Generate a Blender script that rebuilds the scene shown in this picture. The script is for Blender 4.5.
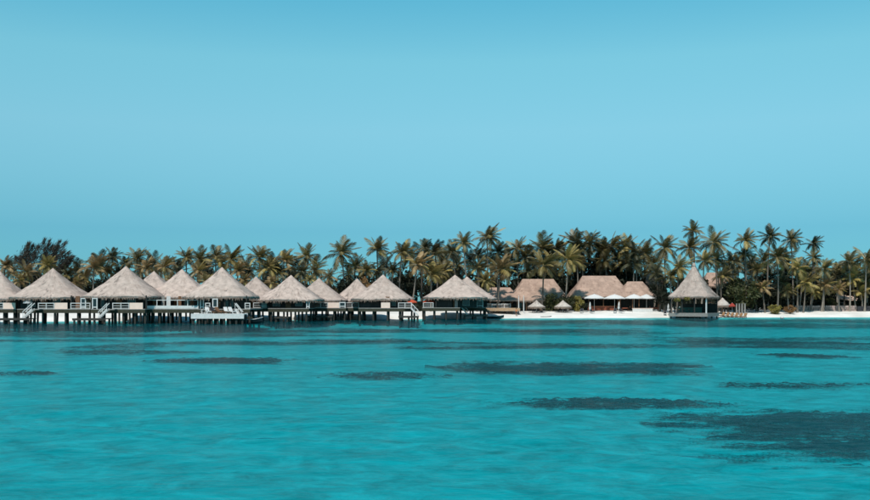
import bpy, math, random
import numpy as np
from mathutils import Vector, Matrix, noise as mnoise

rnd = random.Random(7)
PI = math.pi
scene = bpy.context.scene
for o in list(bpy.data.objects):
    bpy.data.objects.remove(o, do_unlink=True)
col = scene.collection

# ------------------------------------------------------------------ camera, sky, sun, exposure
CAM_H = 3.7
F = 933.0            # focal length in photograph pixels (870 wide)
HOR = 301.0          # row of the horizon in the photograph
cam_d = bpy.data.cameras.new('camera')
cam = bpy.data.objects.new('camera', cam_d)
col.objects.link(cam)
cam.location = (0, 0, CAM_H)
cam.rotation_euler = (math.radians(90), 0, 0)
cam_d.sensor_width = 36.0
cam_d.lens = 36.0 * F / 870.0
cam_d.shift_y = (HOR - 250.0) / 870.0
cam_d.clip_start = 0.1
cam_d.clip_end = 20000
scene.camera = cam

SUN_EL, SUN_AZ = math.radians(57), math.radians(-18)     # azimuth measured from behind the camera, to its left
sun_dir = Vector((math.sin(SUN_AZ) * math.cos(SUN_EL), -math.cos(SUN_AZ) * math.cos(SUN_EL), math.sin(SUN_EL)))
world = bpy.data.worlds.new("World")
scene.world = world
world.use_nodes = True
wn, wl = world.node_tree.nodes, world.node_tree.links
wn.clear()
w_out = wn.new('ShaderNodeOutputWorld')
w_bg = wn.new('ShaderNodeBackground')
w_sky = wn.new('ShaderNodeTexSky')
w_sky.sky_type = 'NISHITA'
w_sky.sun_disc = False
w_sky.sun_elevation = SUN_EL
w_sky.sun_rotation = math.atan2(sun_dir.x, sun_dir.y)
w_sky.altitude = 0
w_sky.air_density = 1.0
w_sky.dust_density = 0.2
w_sky.ozone_density = 1.0
w_mul = wn.new('ShaderNodeMix')
w_mul.data_type = 'RGBA'
w_mul.blend_type = 'MULTIPLY'
w_mul.inputs['Factor'].default_value = 1.0
# colour grade of the photograph's sky: a tint that depends on elevation only
w_tc = wn.new('ShaderNodeTexCoord')
w_sep = wn.new('ShaderNodeSeparateXYZ')
wl.new(w_tc.outputs['Generated'], w_sep.inputs['Vector'])
w_rp = wn.new('ShaderNodeValToRGB')
w_rp.color_ramp.interpolation = 'EASE'
SKY_GRADE = [(0.015, (0.20, 0.60, 0.93)), (0.045, (0.235, 0.645, 0.915)), (0.0738, (0.281, 0.697, 0.903)), (0.1055, (0.434, 0.885, 0.983)), (0.1782, (0.813, 1.338, 1.232)),
             (0.2482, (0.922, 1.666, 1.406)), (0.3052, (0.678, 1.668, 1.472)), (0.7, (0.45, 1.05, 1.05))]
els = w_rp.color_ramp.elements
while len(els) < len(SKY_GRADE): els.new(0.5)
for el_, (ps, c_) in zip(els, SKY_GRADE):
    el_.position = ps
for el_, (ps, c_) in zip(els, SKY_GRADE):
    el_.color = (c_[0] * 0.484, c_[1] * 0.50, c_[2] * 0.497, 1)
w_rp.color_ramp.interpolation = 'LINEAR'
wl.new(w_sep.outputs['Z'], w_rp.inputs['Fac'])
wl.new(w_rp.outputs['Color'], w_mul.inputs['B'])
wl.new(w_sky.outputs['Color'], w_mul.inputs['A'])
wl.new(w_mul.outputs['Result'], w_bg.inputs['Color'])
w_bg.inputs['Strength'].default_value = 0.20   # the tint above is stored halved: an effective 0.10
wl.new(w_bg.outputs['Background'], w_out.inputs['Surface'])

sun_d = bpy.data.lights.new('sun', 'SUN')
sun_d.energy = 4.2
sun_d.angle = math.radians(0.5)
sun_d.color = (1.0, 0.95, 0.88)
sun = bpy.data.objects.new('sun', sun_d)
col.objects.link(sun)
sun.rotation_euler = (-sun_dir).to_track_quat('-Z', 'Y').to_euler()
sun.location = (0, 0, 60)

scene.view_settings.view_transform = 'Standard'
scene.view_settings.look = 'None'
scene.view_settings.exposure = 0.0
scene.view_settings.gamma = 1.0
scene.view_settings.use_curve_mapping = False
scene.cycles.max_bounces = 8
scene.cycles.transparent_max_bounces = 16

def X(px, d): return (px - 435.0) / F * d
def Z(y, d): return CAM_H + (HOR - y) / F * d

# ------------------------------------------------------------------ materials
def mat(name, color, rough=0.8, spec=0.3, vary=0.0, vscale=3.0, bump=0.0, bscale=20.0, trans=0.0, stretch=None, color2=None, objrand=0.0):
    m = bpy.data.materials.new(name)
    m.use_nodes = True
    n, l = m.node_tree.nodes, m.node_tree.links
    b = n['Principled BSDF']
    b.inputs['Roughness'].default_value = rough
    b.inputs['Specular IOR Level'].default_value = spec
    c4 = (*color, 1)
    b.inputs['Base Color'].default_value = c4
    src = None
    if vary or bump or color2:
        tc = n.new('ShaderNodeTexCoord')
        mp = n.new('ShaderNodeMapping')
        l.new(tc.outputs['Object'], mp.inputs['Vector'])
        if stretch: mp.inputs['Scale'].default_value = stretch
    if vary or color2:
        nz = n.new('ShaderNodeTexNoise')
        nz.inputs['Scale'].default_value = vscale
        nz.inputs['Detail'].default_value = 5
        nz.inputs['Roughness'].default_value = 0.65
        l.new(mp.outputs['Vector'], nz.inputs['Vector'])
        rp = n.new('ShaderNodeValToRGB')
        rp.color_ramp.elements[0].position = 0.3
        rp.color_ramp.elements[1].position = 0.7
        if color2:
            rp.color_ramp.elements[0].color = c4
            rp.color_ramp.elements[1].color = (*color2, 1)
        else:
            rp.color_ramp.elements[0].color = tuple(max(0, v * (1 - vary)) for v in color) + (1,)
            rp.color_ramp.elements[1].color = tuple(min(1, v * (1 + vary)) for v in color) + (1,)
        l.new(nz.outputs['Fac'], rp.inputs['Fac'])
        src = rp.outputs['Color']
    if objrand:
        oi = n.new('ShaderNodeObjectInfo')
        mr = n.new('ShaderNodeMapRange')
        mr.inputs['To Min'].default_value = 1 - objrand
        mr.inputs['To Max'].default_value = 1 + objrand
        l.new(oi.outputs['Random'], mr.inputs['Value'])
        mx = n.new('ShaderNodeMix'); mx.data_type = 'RGBA'; mx.blend_type = 'MULTIPLY'
        mx.inputs['Factor'].default_value = 1
        if src: l.new(src, mx.inputs['A'])
        else: mx.inputs['A'].default_value = c4
        l.new(mr.outputs['Result'], mx.inputs['B'])
        src = mx.outputs['Result']
    if src: l.new(src, b.inputs['Base Color'])
    if bump:
        nb = n.new('ShaderNodeTexNoise')
        nb.inputs['Scale'].default_value = bscale
        nb.inputs['Detail'].default_value = 4
        l.new(mp.outputs['Vector'], nb.inputs['Vector'])
        bp = n.new('ShaderNodeBump')
        bp.inputs['Strength'].default_value = bump
        bp.inputs['Distance'].default_value = 0.1
        l.new(nb.outputs['Fac'], bp.inputs['Height'])
        l.new(bp.outputs['Normal'], b.inputs['Normal'])
    if trans:
        tr = n.new('ShaderNodeBsdfTranslucent')
        tr.inputs['Color'].default_value = c4
        if src: l.new(src, tr.inputs['Color'])
        ms = n.new('ShaderNodeMixShader')
        ms.inputs['Fac'].default_value = trans
        l.new(b.outputs['BSDF'], ms.inputs[1])
        l.new(tr.outputs['BSDF'], ms.inputs[2])
        l.new(ms.outputs['Shader'], n['Material Output'].inputs['Surface'])
    return m

M = {}
M['thatch_grey'] = mat('thatch_grey', (0.440, 0.348, 0.300), 0.95, 0.1, vary=0.24, vscale=1.1, bump=0.35, bscale=14, objrand=0.07)
M['thatch_pale'] = mat('thatch_pale', (0.50, 0.43, 0.38), 0.95, 0.1, vary=0.2, vscale=1.2, bump=0.5, bscale=9)
M['thatch_pink'] = mat('thatch_pink', (0.378, 0.260, 0.203), 0.95, 0.1, vary=0.28, vscale=0.8, bump=0.5, bscale=9)
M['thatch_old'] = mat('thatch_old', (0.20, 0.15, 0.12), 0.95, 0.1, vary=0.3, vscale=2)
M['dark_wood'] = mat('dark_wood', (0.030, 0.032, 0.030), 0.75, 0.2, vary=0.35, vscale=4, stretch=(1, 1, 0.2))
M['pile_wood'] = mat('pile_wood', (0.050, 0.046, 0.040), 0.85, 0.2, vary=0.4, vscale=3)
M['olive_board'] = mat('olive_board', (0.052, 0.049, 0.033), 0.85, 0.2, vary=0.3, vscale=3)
M['grey_wood'] = mat('grey_wood', (0.26, 0.24, 0.22), 0.85, 0.2, vary=0.25, vscale=4)
M['brown_wood'] = mat('brown_wood', (0.17, 0.085, 0.045), 0.7, 0.3, vary=0.3, vscale=5)
M['red_wood'] = mat('red_wood', (0.22, 0.065, 0.035), 0.6, 0.3, vary=0.3, vscale=5)
M['tan_wood'] = mat('tan_wood', (0.42, 0.28, 0.17), 0.75, 0.3, vary=0.2, vscale=4)
M['ochre_wood'] = mat('ochre_wood', (0.30, 0.165, 0.08), 0.7, 0.3, vary=0.3, vscale=5)
M['red_dull'] = mat('red_dull', (0.36, 0.06, 0.045), 0.9, 0.1, trans=0.2)
M['white_paint'] = mat('white_paint', (0.62, 0.60, 0.575), 0.55, 0.3, vary=0.12, vscale=3)
M['beige_panel'] = mat('beige_panel', (0.86, 0.63, 0.52), 0.7, 0.2, vary=0.06, vscale=2)
M['glass'] = mat('window_glass', (0.02, 0.03, 0.035), 0.08, 0.6)
M['white_cloth'] = mat('white_cloth', (0.72, 0.71, 0.69), 0.9, 0.1, trans=0.25)
M['red_cloth'] = mat('red_cloth', (0.58, 0.10, 0.05), 0.9, 0.1, trans=0.25)
M['dark_cushion'] = mat('dark_cushion', (0.035, 0.035, 0.04), 0.9, 0.1)
M['hull_dark'] = mat('hull_dark', (0.02, 0.025, 0.03), 0.4, 0.5)
M['orange_cloth'] = mat('orange_cloth', (0.62, 0.22, 0.10), 0.8, 0.2)
M['wall_stone'] = mat('wall_stone', (0.34, 0.26, 0.23), 0.9, 0.2, vary=0.3, vscale=2.5, objrand=0.25)
M['dark_stone'] = mat('dark_stone', (0.045, 0.045, 0.05), 0.9, 0.2, vary=0.3, vscale=2)
M['pale_roof'] = mat('pale_roof', (0.62, 0.47, 0.38), 0.8, 0.2, vary=0.1)
M['skin'] = mat('skin', (0.34, 0.18, 0.11), 0.6, 0.3)
M['hair'] = mat('hair', (0.012, 0.010, 0.010), 0.5, 0.3)
M['green_counter'] = mat('green_counter', (0.03, 0.10, 0.085), 0.6, 0.3, vary=0.2)
M['trunk'] = mat('palm_trunk_bark', (0.17, 0.145, 0.12), 0.9, 0.15, vary=0.3, vscale=3, stretch=(1, 1, 6), objrand=0.45)
M['bark'] = mat('tree_bark', (0.14, 0.11, 0.085), 0.9, 0.1, vary=0.3)
FR = [
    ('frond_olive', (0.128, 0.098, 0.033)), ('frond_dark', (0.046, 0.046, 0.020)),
    ('frond_yellow', (0.300, 0.225, 0.070)), ('frond_brown', (0.260, 0.170, 0.075)),
]
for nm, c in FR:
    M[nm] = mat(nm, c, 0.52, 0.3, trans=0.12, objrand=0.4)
M['midrib'] = mat('frond_midrib', (0.30, 0.235, 0.12), 0.5, 0.4, objrand=0.3)
M['frond_dead'] = mat('frond_dead', (0.30, 0.20, 0.11), 0.8, 0.2, trans=0.2, objrand=0.3)
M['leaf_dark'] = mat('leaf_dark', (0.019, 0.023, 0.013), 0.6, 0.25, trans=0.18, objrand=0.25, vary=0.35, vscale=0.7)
M['leaf_green'] = mat('leaf_green', (0.050, 0.054, 0.018), 0.55, 0.3, trans=0.2, objrand=0.25, vary=0.35, vscale=0.7)
M['leaf_yellow'] = mat('leaf_yellow', (0.26, 0.21, 0.05), 0.5, 0.4, trans=0.22, vary=0.4, vscale=0.9)
M['leaf_rust'] = mat('leaf_rust', (0.26, 0.14, 0.055), 0.6, 0.3, trans=0.22, vary=0.4, vscale=0.9)
M['needle'] = mat('casuarina_needle', (0.060, 0.052, 0.040), 0.6, 0.3, trans=0.15, vary=0.5, vscale=0.6)

# sand
def sand_material():
    m = bpy.data.materials.new('sand'); m.use_nodes = True
    n, l = m.node_tree.nodes, m.node_tree.links
    b = n['Principled BSDF']; b.inputs['Roughness'].default_value = 0.95; b.inputs['Specular IOR Level'].default_value = 0.15
    tc = n.new('ShaderNodeTexCoord')
    nz = n.new('ShaderNodeTexNoise'); nz.inputs['Scale'].default_value = 0.11; nz.inputs['Detail'].default_value = 7; nz.inputs['Roughness'].default_value = 0.62
    l.new(tc.outputs['Object'], nz.inputs['Vector'])
    rp = n.new('ShaderNodeValToRGB')
    rp.color_ramp.elements[0].position = 0.32; rp.color_ramp.elements[0].color = (0.56, 0.53, 0.48, 1)
    rp.color_ramp.elements[1].position = 0.66; rp.color_ramp.elements[1].color = (0.80, 0.77, 0.72, 1)
    l.new(nz.outputs['Fac'], rp.inputs['Fac'])
    # submerged sand: caustic light streaks imitated by pale and dark mottling in its colour
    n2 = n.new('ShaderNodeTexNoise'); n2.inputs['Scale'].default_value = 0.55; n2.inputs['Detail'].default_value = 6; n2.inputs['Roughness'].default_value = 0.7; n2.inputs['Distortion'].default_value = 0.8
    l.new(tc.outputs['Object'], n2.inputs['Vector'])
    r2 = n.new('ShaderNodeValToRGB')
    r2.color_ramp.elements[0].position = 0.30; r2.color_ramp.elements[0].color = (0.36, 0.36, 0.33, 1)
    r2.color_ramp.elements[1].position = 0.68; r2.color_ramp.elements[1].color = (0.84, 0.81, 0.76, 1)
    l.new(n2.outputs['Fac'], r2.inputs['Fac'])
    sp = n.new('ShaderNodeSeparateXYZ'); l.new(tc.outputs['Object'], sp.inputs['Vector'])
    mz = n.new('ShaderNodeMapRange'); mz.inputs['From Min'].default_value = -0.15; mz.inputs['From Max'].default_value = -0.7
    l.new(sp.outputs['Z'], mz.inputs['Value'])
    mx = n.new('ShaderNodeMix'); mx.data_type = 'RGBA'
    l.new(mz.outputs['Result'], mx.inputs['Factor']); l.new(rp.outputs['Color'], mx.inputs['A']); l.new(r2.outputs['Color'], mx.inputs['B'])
    l.new(mx.outputs['Result'], b.inputs['Base Color'])
    nb = n.new('ShaderNodeTexNoise'); nb.inputs['Scale'].default_value = 1.5; nb.inputs['Detail'].default_value = 6
    l.new(tc.outputs['Object'], nb.inputs['Vector'])
    bp = n.new('ShaderNodeBump'); bp.inputs['Strength'].default_value = 0.5; bp.inputs['Distance'].default_value = 0.25
    l.new(nb.outputs['Fac'], bp.inputs['Height']); l.new(bp.outputs['Normal'], b.inputs['Normal'])
    return m
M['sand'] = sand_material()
def reef_material():
    """weed bed whose cover thins out towards its rim (per-vertex cover plus fine tufts)"""
    m = bpy.data.materials.new('reef_weed'); m.use_nodes = True
    n, l = m.node_tree.nodes, m.node_tree.links
    b = n['Principled BSDF']; b.inputs['Roughness'].default_value = 0.95; b.inputs['Specular IOR Level'].default_value = 0.05
    tc = n.new('ShaderNodeTexCoord')
    nz = n.new('ShaderNodeTexNoise'); nz.inputs['Scale'].default_value = 2.2; nz.inputs['Detail'].default_value = 5
    l.new(tc.outputs['Object'], nz.inputs['Vector'])
    rp = n.new('ShaderNodeValToRGB')
    rp.color_ramp.elements[0].position = .3; rp.color_ramp.elements[0].color = (0.010, 0.012, 0.014, 1)
    rp.color_ramp.elements[1].position = .75; rp.color_ramp.elements[1].color = (0.075, 0.062, 0.05, 1)
    l.new(nz.outputs['Fac'], rp.inputs['Fac']); l.new(rp.outputs['Color'], b.inputs['Base Color'])
    at = n.new('ShaderNodeAttribute'); at.attribute_name = 'cover'
    nf = n.new('ShaderNodeTexNoise'); nf.inputs['Scale'].default_value = 9.0; nf.inputs['Detail'].default_value = 3
    l.new(tc.outputs['Object'], nf.inputs['Vector'])
    ma = n.new('ShaderNodeMath'); ma.operation = 'MULTIPLY_ADD'; ma.inputs[1].default_value = 1.5; ma.inputs[2].default_value = -0.75
    l.new(nf.outputs['Fac'], ma.inputs[0])
    ad = n.new('ShaderNodeMath'); ad.operation = 'ADD'
    l.new(at.outputs['Fac'], ad.inputs[0]); l.new(ma.outputs[0], ad.inputs[1])
    mr = n.new('ShaderNodeMapRange'); mr.interpolation_type = 'SMOOTHSTEP'
    mr.inputs['From Min'].default_value = -0.26; mr.inputs['From Max'].default_value = 0.62
    l.new(ad.outputs[0], mr.inputs['Value'])
    tr = n.new('ShaderNodeBsdfTransparent')
    ms = n.new('ShaderNodeMixShader')
    l.new(mr.outputs['Result'], ms.inputs['Fac']); l.new(tr.outputs[0], ms.inputs[1]); l.new(b.outputs[0], ms.inputs[2])
    l.new(ms.outputs[0], n['Material Output'].inputs['Surface'])
    return m
M['reef'] = reef_material()
M['soil'] = mat('grove_soil', (0.10, 0.085, 0.06), 0.95, 0.1, vary=0.3, vscale=1)

WATER_TINT = (0.045, 0.625, 0.685)
def water_material():
    m = bpy.data.materials.new('lagoon_water'); m.use_nodes = True
    n, l = m.node_tree.nodes, m.node_tree.links
    n.clear()
    out = n.new('ShaderNodeOutputMaterial')
    tc = n.new('ShaderNodeTexCoord')
    def noise_at(sx, sy, scale, detail, rough=0.55, dist=0.0):
        mp = n.new('ShaderNodeMapping'); mp.inputs['Scale'].default_value = (sx, sy, 1)
        mp.inputs['Rotation'].default_value = (0, 0, math.radians(rnd.uniform(-8, 8)))
        l.new(tc.outputs['Object'], mp.inputs['Vector'])
        nz = n.new('ShaderNodeTexNoise'); nz.inputs['Scale'].default_value = scale; nz.inputs['Detail'].default_value = detail
        nz.inputs['Roughness'].default_value = rough; nz.inputs['Distortion'].default_value = dist
        l.new(mp.outputs['Vector'], nz.inputs['Vector'])
        return nz.outputs['Fac']
    def madd(a, fa, b):
        q = n.new('ShaderNodeMath'); q.operation = 'MULTIPLY_ADD'
        l.new(a, q.inputs[0]); q.inputs[1].default_value = fa
        if b is None: q.inputs[2].default_value = 0
        else: l.new(b, q.inputs[2])
        return q.outputs[0]
    h = madd(noise_at(0.45, 1.0, 3.4, 3, dist=0.6), 0.032, None)      # ripples
    h = madd(noise_at(0.5, 1.0, 0.9, 3, dist=0.4), 0.05, h)         # wavelets
    h = madd(noise_at(0.6, 1.0, 0.14, 2), 0.12, h)                   # chop
    bp = n.new('ShaderNodeBump'); bp.inputs['Strength'].default_value = 1.0; bp.inputs['Distance'].default_value = 1.0
    l.new(h, bp.inputs['Height'])
    fr = n.new('ShaderNodeFresnel'); fr.inputs['IOR'].default_value = 1.33
    l.new(bp.outputs['Normal'], fr.inputs['Normal'])
    mr = n.new('ShaderNodeMapRange'); mr.inputs['From Min'].default_value = 0.0; mr.inputs['From Max'].default_value = 1.0
    mr.inputs['To Min'].default_value = 0.0; mr.inputs['To Max'].default_value = 0.28
    l.new(fr.outputs['Fac'], mr.inputs['Value'])
    gl = n.new('ShaderNodeBsdfGlossy'); gl.inputs['Roughness'].default_value = 0.12
    l.new(bp.outputs['Normal'], gl.inputs['Normal'])
    tr = n.new('ShaderNodeBsdfTransparent')
    da = n.new('ShaderNodeAttribute'); da.attribute_name = 'depth'
    dr = n.new('ShaderNodeValToRGB')                      # colour the water takes on with the depth under it
    dr.color_ramp.elements[0].position = 0.0; dr.color_ramp.elements[0].color = (0.93, 0.98, 0.98, 1)
    e_ = dr.color_ramp.elements.new(0.28); e_.color = (0.36, 0.80, 0.83, 1)
    dr.color_ramp.elements[-1].position = 0.85; dr.color_ramp.elements[-1].color = (*WATER_TINT, 1)
    l.new(da.outputs['Fac'], dr.inputs['Fac']); l.new(dr.outputs['Color'], tr.inputs['Color'])
    df = n.new('ShaderNodeBsdfDiffuse'); df.inputs['Color'].default_value = (0.006, 0.30, 0.38, 1)
    l.new(bp.outputs['Normal'], df.inputs['Normal'])
    body = n.new('ShaderNodeMixShader'); body.inputs['Fac'].default_value = 0.08
    l.new(tr.outputs[0], body.inputs[1]); l.new(df.outputs[0], body.inputs[2])
    top = n.new('ShaderNodeMixShader')
    l.new(mr.outputs['Result'], top.inputs['Fac'])
    l.new(body.outputs[0], top.inputs[1]); l.new(gl.outputs[0], top.inputs[2])
    l.new(top.outputs[0], out.inputs['Surface'])
    return m
M['water'] = water_material()

# ------------------------------------------------------------------ helpers
def tag(o, label=None, cat=None, group=None, kind=None):
    if label: o['label'] = label
    if cat: o['category'] = cat
    if group: o['group'] = group
    if kind: o['kind'] = kind
    return o

def empty(name, loc=(0, 0, 0), rz=0.0, label=None, cat=None, group=None):
    o = bpy.data.objects.new(name, None)
    o.empty_display_size = 0.2
    o.location = loc
    o.rotation_euler = (0, 0, rz)
    col.objects.link(o)
    return tag(o, label, cat, group)

def place(name, me, parent=None, loc=(0, 0, 0), rot=(0, 0, 0), scale=(1, 1, 1)):
    o = bpy.data.objects.new(name, me)
    o.location = loc; o.rotation_euler = rot; o.scale = scale
    col.objects.link(o)
    if parent: o.parent = parent
    return o

class MB:
    def __init__(s): s.v = []; s.f = []
    def add(s, vs, fs):
        b = len(s.v); s.v += [tuple(p) for p in vs]; s.f += [tuple(i + b for i in f) for f in fs]; return s
    def box(s, c, size, rz=0.0, taper=1.0):
        hx, hy, hz = size[0] / 2, size[1] / 2, size[2] / 2
        cr, sr = math.cos(rz), math.sin(rz)
        vs = []
        for k in (-1, 1):
            t = 1.0 if k < 0 else taper
            for a, b in ((-1, -1), (1, -1), (1, 1), (-1, 1)):
                x, y = a * hx * t, b * hy * t
                vs.append((c[0] + x * cr - y * sr, c[1] + x * sr + y * cr, c[2] + k * hz))
        return s.add(vs, [(3, 2, 1, 0), (4, 5, 6, 7), (0, 1, 5, 4), (1, 2, 6, 5), (2, 3, 7, 6), (3, 0, 4, 7)])
    def beam(s, p, q, w, h=None):
        h = h or w
        p, q = Vector(p), Vector(q); d = (q - p).normalized()
        up = Vector((0, 0, 1)) if abs(d.z) < 0.95 else Vector((0, 1, 0))
        a = d.cross(up).normalized() * w / 2; b = a.cross(d).normalized() * h / 2
        vs = [r + sa * a + sb * b for r in (p, q) for sa, sb in ((-1, -1), (1, -1), (1, 1), (-1, 1))]
        return s.add(vs, [(0, 1, 2, 3), (7, 6, 5, 4), (0, 4, 5, 1), (1, 5, 6, 2), (2, 6, 7, 3), (3, 7, 4, 0)])
    def tube(s, pts, radii, n=8, cap=True):
        rings = []
        P = [Vector(p) for p in pts]
        for i, p in enumerate(P):
            d = (P[min(i + 1, len(P) - 1)] - P[max(i - 1, 0)]).normalized()
            up = Vector((1, 0, 0)) if abs(d.x) < 0.9 else Vector((0, 1, 0))
            a = d.cross(up).normalized(); b = d.cross(a).normalized()
            rings.append([p + (a * math.cos(2 * PI * k / n) + b * math.sin(2 * PI * k / n)) * radii[i] for k in range(n)])
        vs = [v for r in rings for v in r]; fs = []
        for i in range(len(P) - 1):
            for k in range(n):
                fs.append((i * n + k, i * n + (k + 1) % n, (i + 1) * n + (k + 1) % n, (i + 1) * n + k))
        if cap:
            fs.append(tuple(range(n - 1, -1, -1))); fs.append(tuple((len(P) - 1) * n + k for k in range(n)))
        return s.add(vs, fs)
    def lathe(s, prof, n=16, c=(0, 0, 0)):
        vs = []; fs = []
        for r, z in prof:
            for k in range(n):
                a = 2 * PI * k / n
                vs.append((c[0] + r * math.cos(a), c[1] + r * math.sin(a), c[2] + z))
        for i in range(len(prof) - 1):
            for k in range(n):
                fs.append((i * n + k, i * n + (k + 1) % n, (i + 1) * n + (k + 1) % n, (i + 1) * n + k))
        return s.add(vs, fs)
    def mesh(s, name, m, smooth=False):
        me = bpy.data.meshes.new(name)
        me.from_pydata(s.v, [], s.f)
        me.materials.append(m)
        if smooth: me.polygons.foreach_set('use_smooth', [True] * len(me.polygons))
        me.update()
        return me
    def build(s, name, m, parent=None, loc=(0, 0, 0), rz=0.0, smooth=False):
        return place(name, s.mesh(name, m, smooth), parent, loc, (0, 0, rz))

def quads_mesh(name, V, m):
    """V: array (n,4,3) -> one mesh of loose quads"""
    n = len(V)
    me = bpy.data.meshes.new(name)
    me.vertices.add(n * 4); me.vertices.foreach_set('co', np.asarray(V, dtype=np.float32).ravel())
    me.loops.add(n * 4); me.loops.foreach_set('vertex_index', np.arange(n * 4, dtype=np.int32))
    me.polygons.add(n); me.polygons.foreach_set('loop_start', np.arange(0, n * 4, 4, dtype=np.int32))
    me.polygons.foreach_set('loop_total', np.full(n, 4, dtype=np.int32))
    me.materials.append(m); me.update(); me.validate()
    return me

def grid_mesh(name, xs, ys, zf, m, smooth=True):
    nx, ny = len(xs), len(ys)
    XX, YY = np.meshgrid(xs, ys)
    ZZ = zf(XX, YY)
    v = np.stack([XX, YY, ZZ], -1).reshape(-1, 3)
    i = np.arange(nx * ny).reshape(ny, nx)
    f = np.stack([i[:-1, :-1], i[:-1, 1:], i[1:, 1:], i[1:, :-1]], -1).reshape(-1, 4)
    me = bpy.data.meshes.new(name)
    me.from_pydata(v.tolist(), [], f.tolist())
    me.materials.append(m)
    if smooth: me.polygons.foreach_set('use_smooth', [True] * len(me.polygons))
    me.update()
    return me

# ------------------------------------------------------------------ ground, water
SH = [(-200, 165), (0, 168), (130, 172), (250, 178), (430, 192), (500, 197), (600, 203), (700, 208), (870, 213), (1100, 216)]
SHX = [X(p, d) for p, d in SH]; SHY = [d for _, d in SH]
def shore_y(x):
    x = np.asarray(x, dtype=float)
    return np.interp(x, SHX, SHY) + 0.8 * np.sin(x * 0.11) + 0.4 * np.sin(x * 0.37 + 1)
BED = -1.5
def ground_z(x, y):
    x = np.asarray(x, dtype=float); y = np.asarray(y, dtype=float)
    s = y - shore_y(x)
    under = BED * (1 - np.exp(np.minimum(s, 0) / 10.0)) + 0.10 * np.sin(x * .21 + y * .13) * (s < -8) * np.sin(y * 0.29 - x * .05)
    above = 1.55 * (1 - np.exp(-np.maximum(s, 0) / 7.0)) + 0.06 * np.sin(x * .5) * np.clip(s / 6, 0, 1)
    z = np.where(s < 0, under, above)
    far = np.clip((y - 330) / 120, 0, 1)          # the island ends again far behind the grove
    return z * (1 - far) + far * -1.5
def gz(x, y): return float(ground_z(x, y))

xs = np.concatenate([[-6000, -2500, -1000, -500], np.arange(-300, 300.1, 2.0), [500, 1000, 2500, 6000]])
ys = np.concatenate([[-200, -60], np.arange(-10, 150, 2.0), np.arange(150, 250, 1.0), np.arange(250, 460, 6.0), [800, 2000, 6000, 9000]])
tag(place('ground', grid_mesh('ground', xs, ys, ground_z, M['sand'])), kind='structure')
def water_mesh():
    """one sheet: small wind waves as geometry out to the shore (finer near the boat), flat beyond"""
    R = np.random.default_rng(17)
    rows = [7.0]
    while rows[-1] < 235: rows.append(rows[-1] + max(0.11, rows[-1] * 0.0095))
    yy = np.array(rows); nr = len(yy); nc = 760
    u = np.linspace(-1, 1, nc)
    XX = u[None, :] * (0.56 * yy[:, None] + 14); YY = np.repeat(yy[:, None], nc, 1)
    dyv = np.gradient(yy)[:, None]; dxv = 2 * (0.56 * yy + 14)[:, None] / nc
    ZZ = np.zeros_like(XX)
    for k in range(80):
        lam = 0.36 * (16.0 ** (R.random() ** 1.3)); th = math.radians(R.normal(75, 34))
        kx, ky = 2 * PI / lam * math.cos(th), 2 * PI / lam * math.sin(th)
        amp = 0.0027 * lam ** 0.55
        att = np.clip((lam / max(1e-6, abs(math.sin(th))) / dyv - 2.5) / 3, 0, 1) * np.clip((lam / max(.05, abs(math.cos(th))) / dxv - 2.5) / 3, 0, 1)
        ph = kx * XX + ky * YY + R.uniform(0, 2 * PI) + 0.8 * np.sin(XX * R.uniform(.02, .2) + YY * R.uniform(.02, .2) + k)
        ZZ += amp * att * np.sin(ph)
    # gusts: rougher and calmer streaks
    ZZ *= 1.0 + 0.45 * np.sin(YY * 0.31 + 2.0 * np.sin(XX * 0.05)) * np.sin(XX * 0.06 + YY * 0.09)
    edge = np.clip((1 - np.abs(u)) / 0.05, 0, 1)[None, :] * np.clip((235 - YY) / 20, 0, 1) * np.clip((YY - 7) / 2, 0, 1)
    ZZ *= edge
    v = np.stack([XX, YY, ZZ], -1).reshape(-1, 3)
    i = np.arange(nr * nc).reshape(nr, nc)
    f = np.stack([i[:-1, :-1], i[:-1, 1:], i[1:, 1:], i[1:, :-1]], -1).reshape(-1, 4)
    n0 = nr * nc
    B = 9000.0
    ex = [(-B, y, 0) for y in yy] + [(B, y, 0) for y in yy] + [(x, -400, 0) for x in XX[0]] + [(x, 12000, 0) for x in XX[-1]]
    ex += [(-B, -400, 0), (B, -400, 0), (B, 12000, 0), (-B, 12000, 0)]
    L0, R0, D0, U0, C0 = n0, n0 + nr, n0 + 2 * nr, n0 + 2 * nr + nc, n0 + 2 * nr + 2 * nc
    f = f.tolist()
    for r in range(nr - 1):
        f.append((L0 + r, int(i[r, 0]), int(i[r + 1, 0]), L0 + r + 1)); f.append((int(i[r, -1]), R0 + r, R0 + r + 1, int(i[r + 1, -1])))
    for c in range(nc - 1):
        f.append((D0 + c, D0 + c + 1, int(i[0, c + 1]), int(i[0, c]))); f.append((int(i[-1, c]), int(i[-1, c + 1]), U0 + c + 1, U0 + c))
    f += [(C0, D0, int(i[0, 0]), L0), (D0 + nc - 1, C0 + 1, R0, int(i[0, -1])), (int(i[-1, -1]), R0 + nr - 1, C0 + 2, U0 + nc - 1), (L0 + nr - 1, int(i[-1, 0]), U0, C0 + 3)]
    me = bpy.data.meshes.new('water'); me.from_pydata(v.tolist() + ex, [], f)
    allv = np.array(v.tolist() + ex)
    dep = np.clip(-ground_z(allv[:, 0], allv[:, 1]), 0, 3); dep[n0:] = 1.5
    me.attributes.new('depth', 'FLOAT', 'POINT').data.foreach_set('value', dep.astype(np.float32))
    me.materials.append(M['water']); me.polygons.foreach_set('use_smooth', [True] * len(me.polygons)); me.update()
    return me
tag(place('water', water_mesh()), kind='structure')

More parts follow.
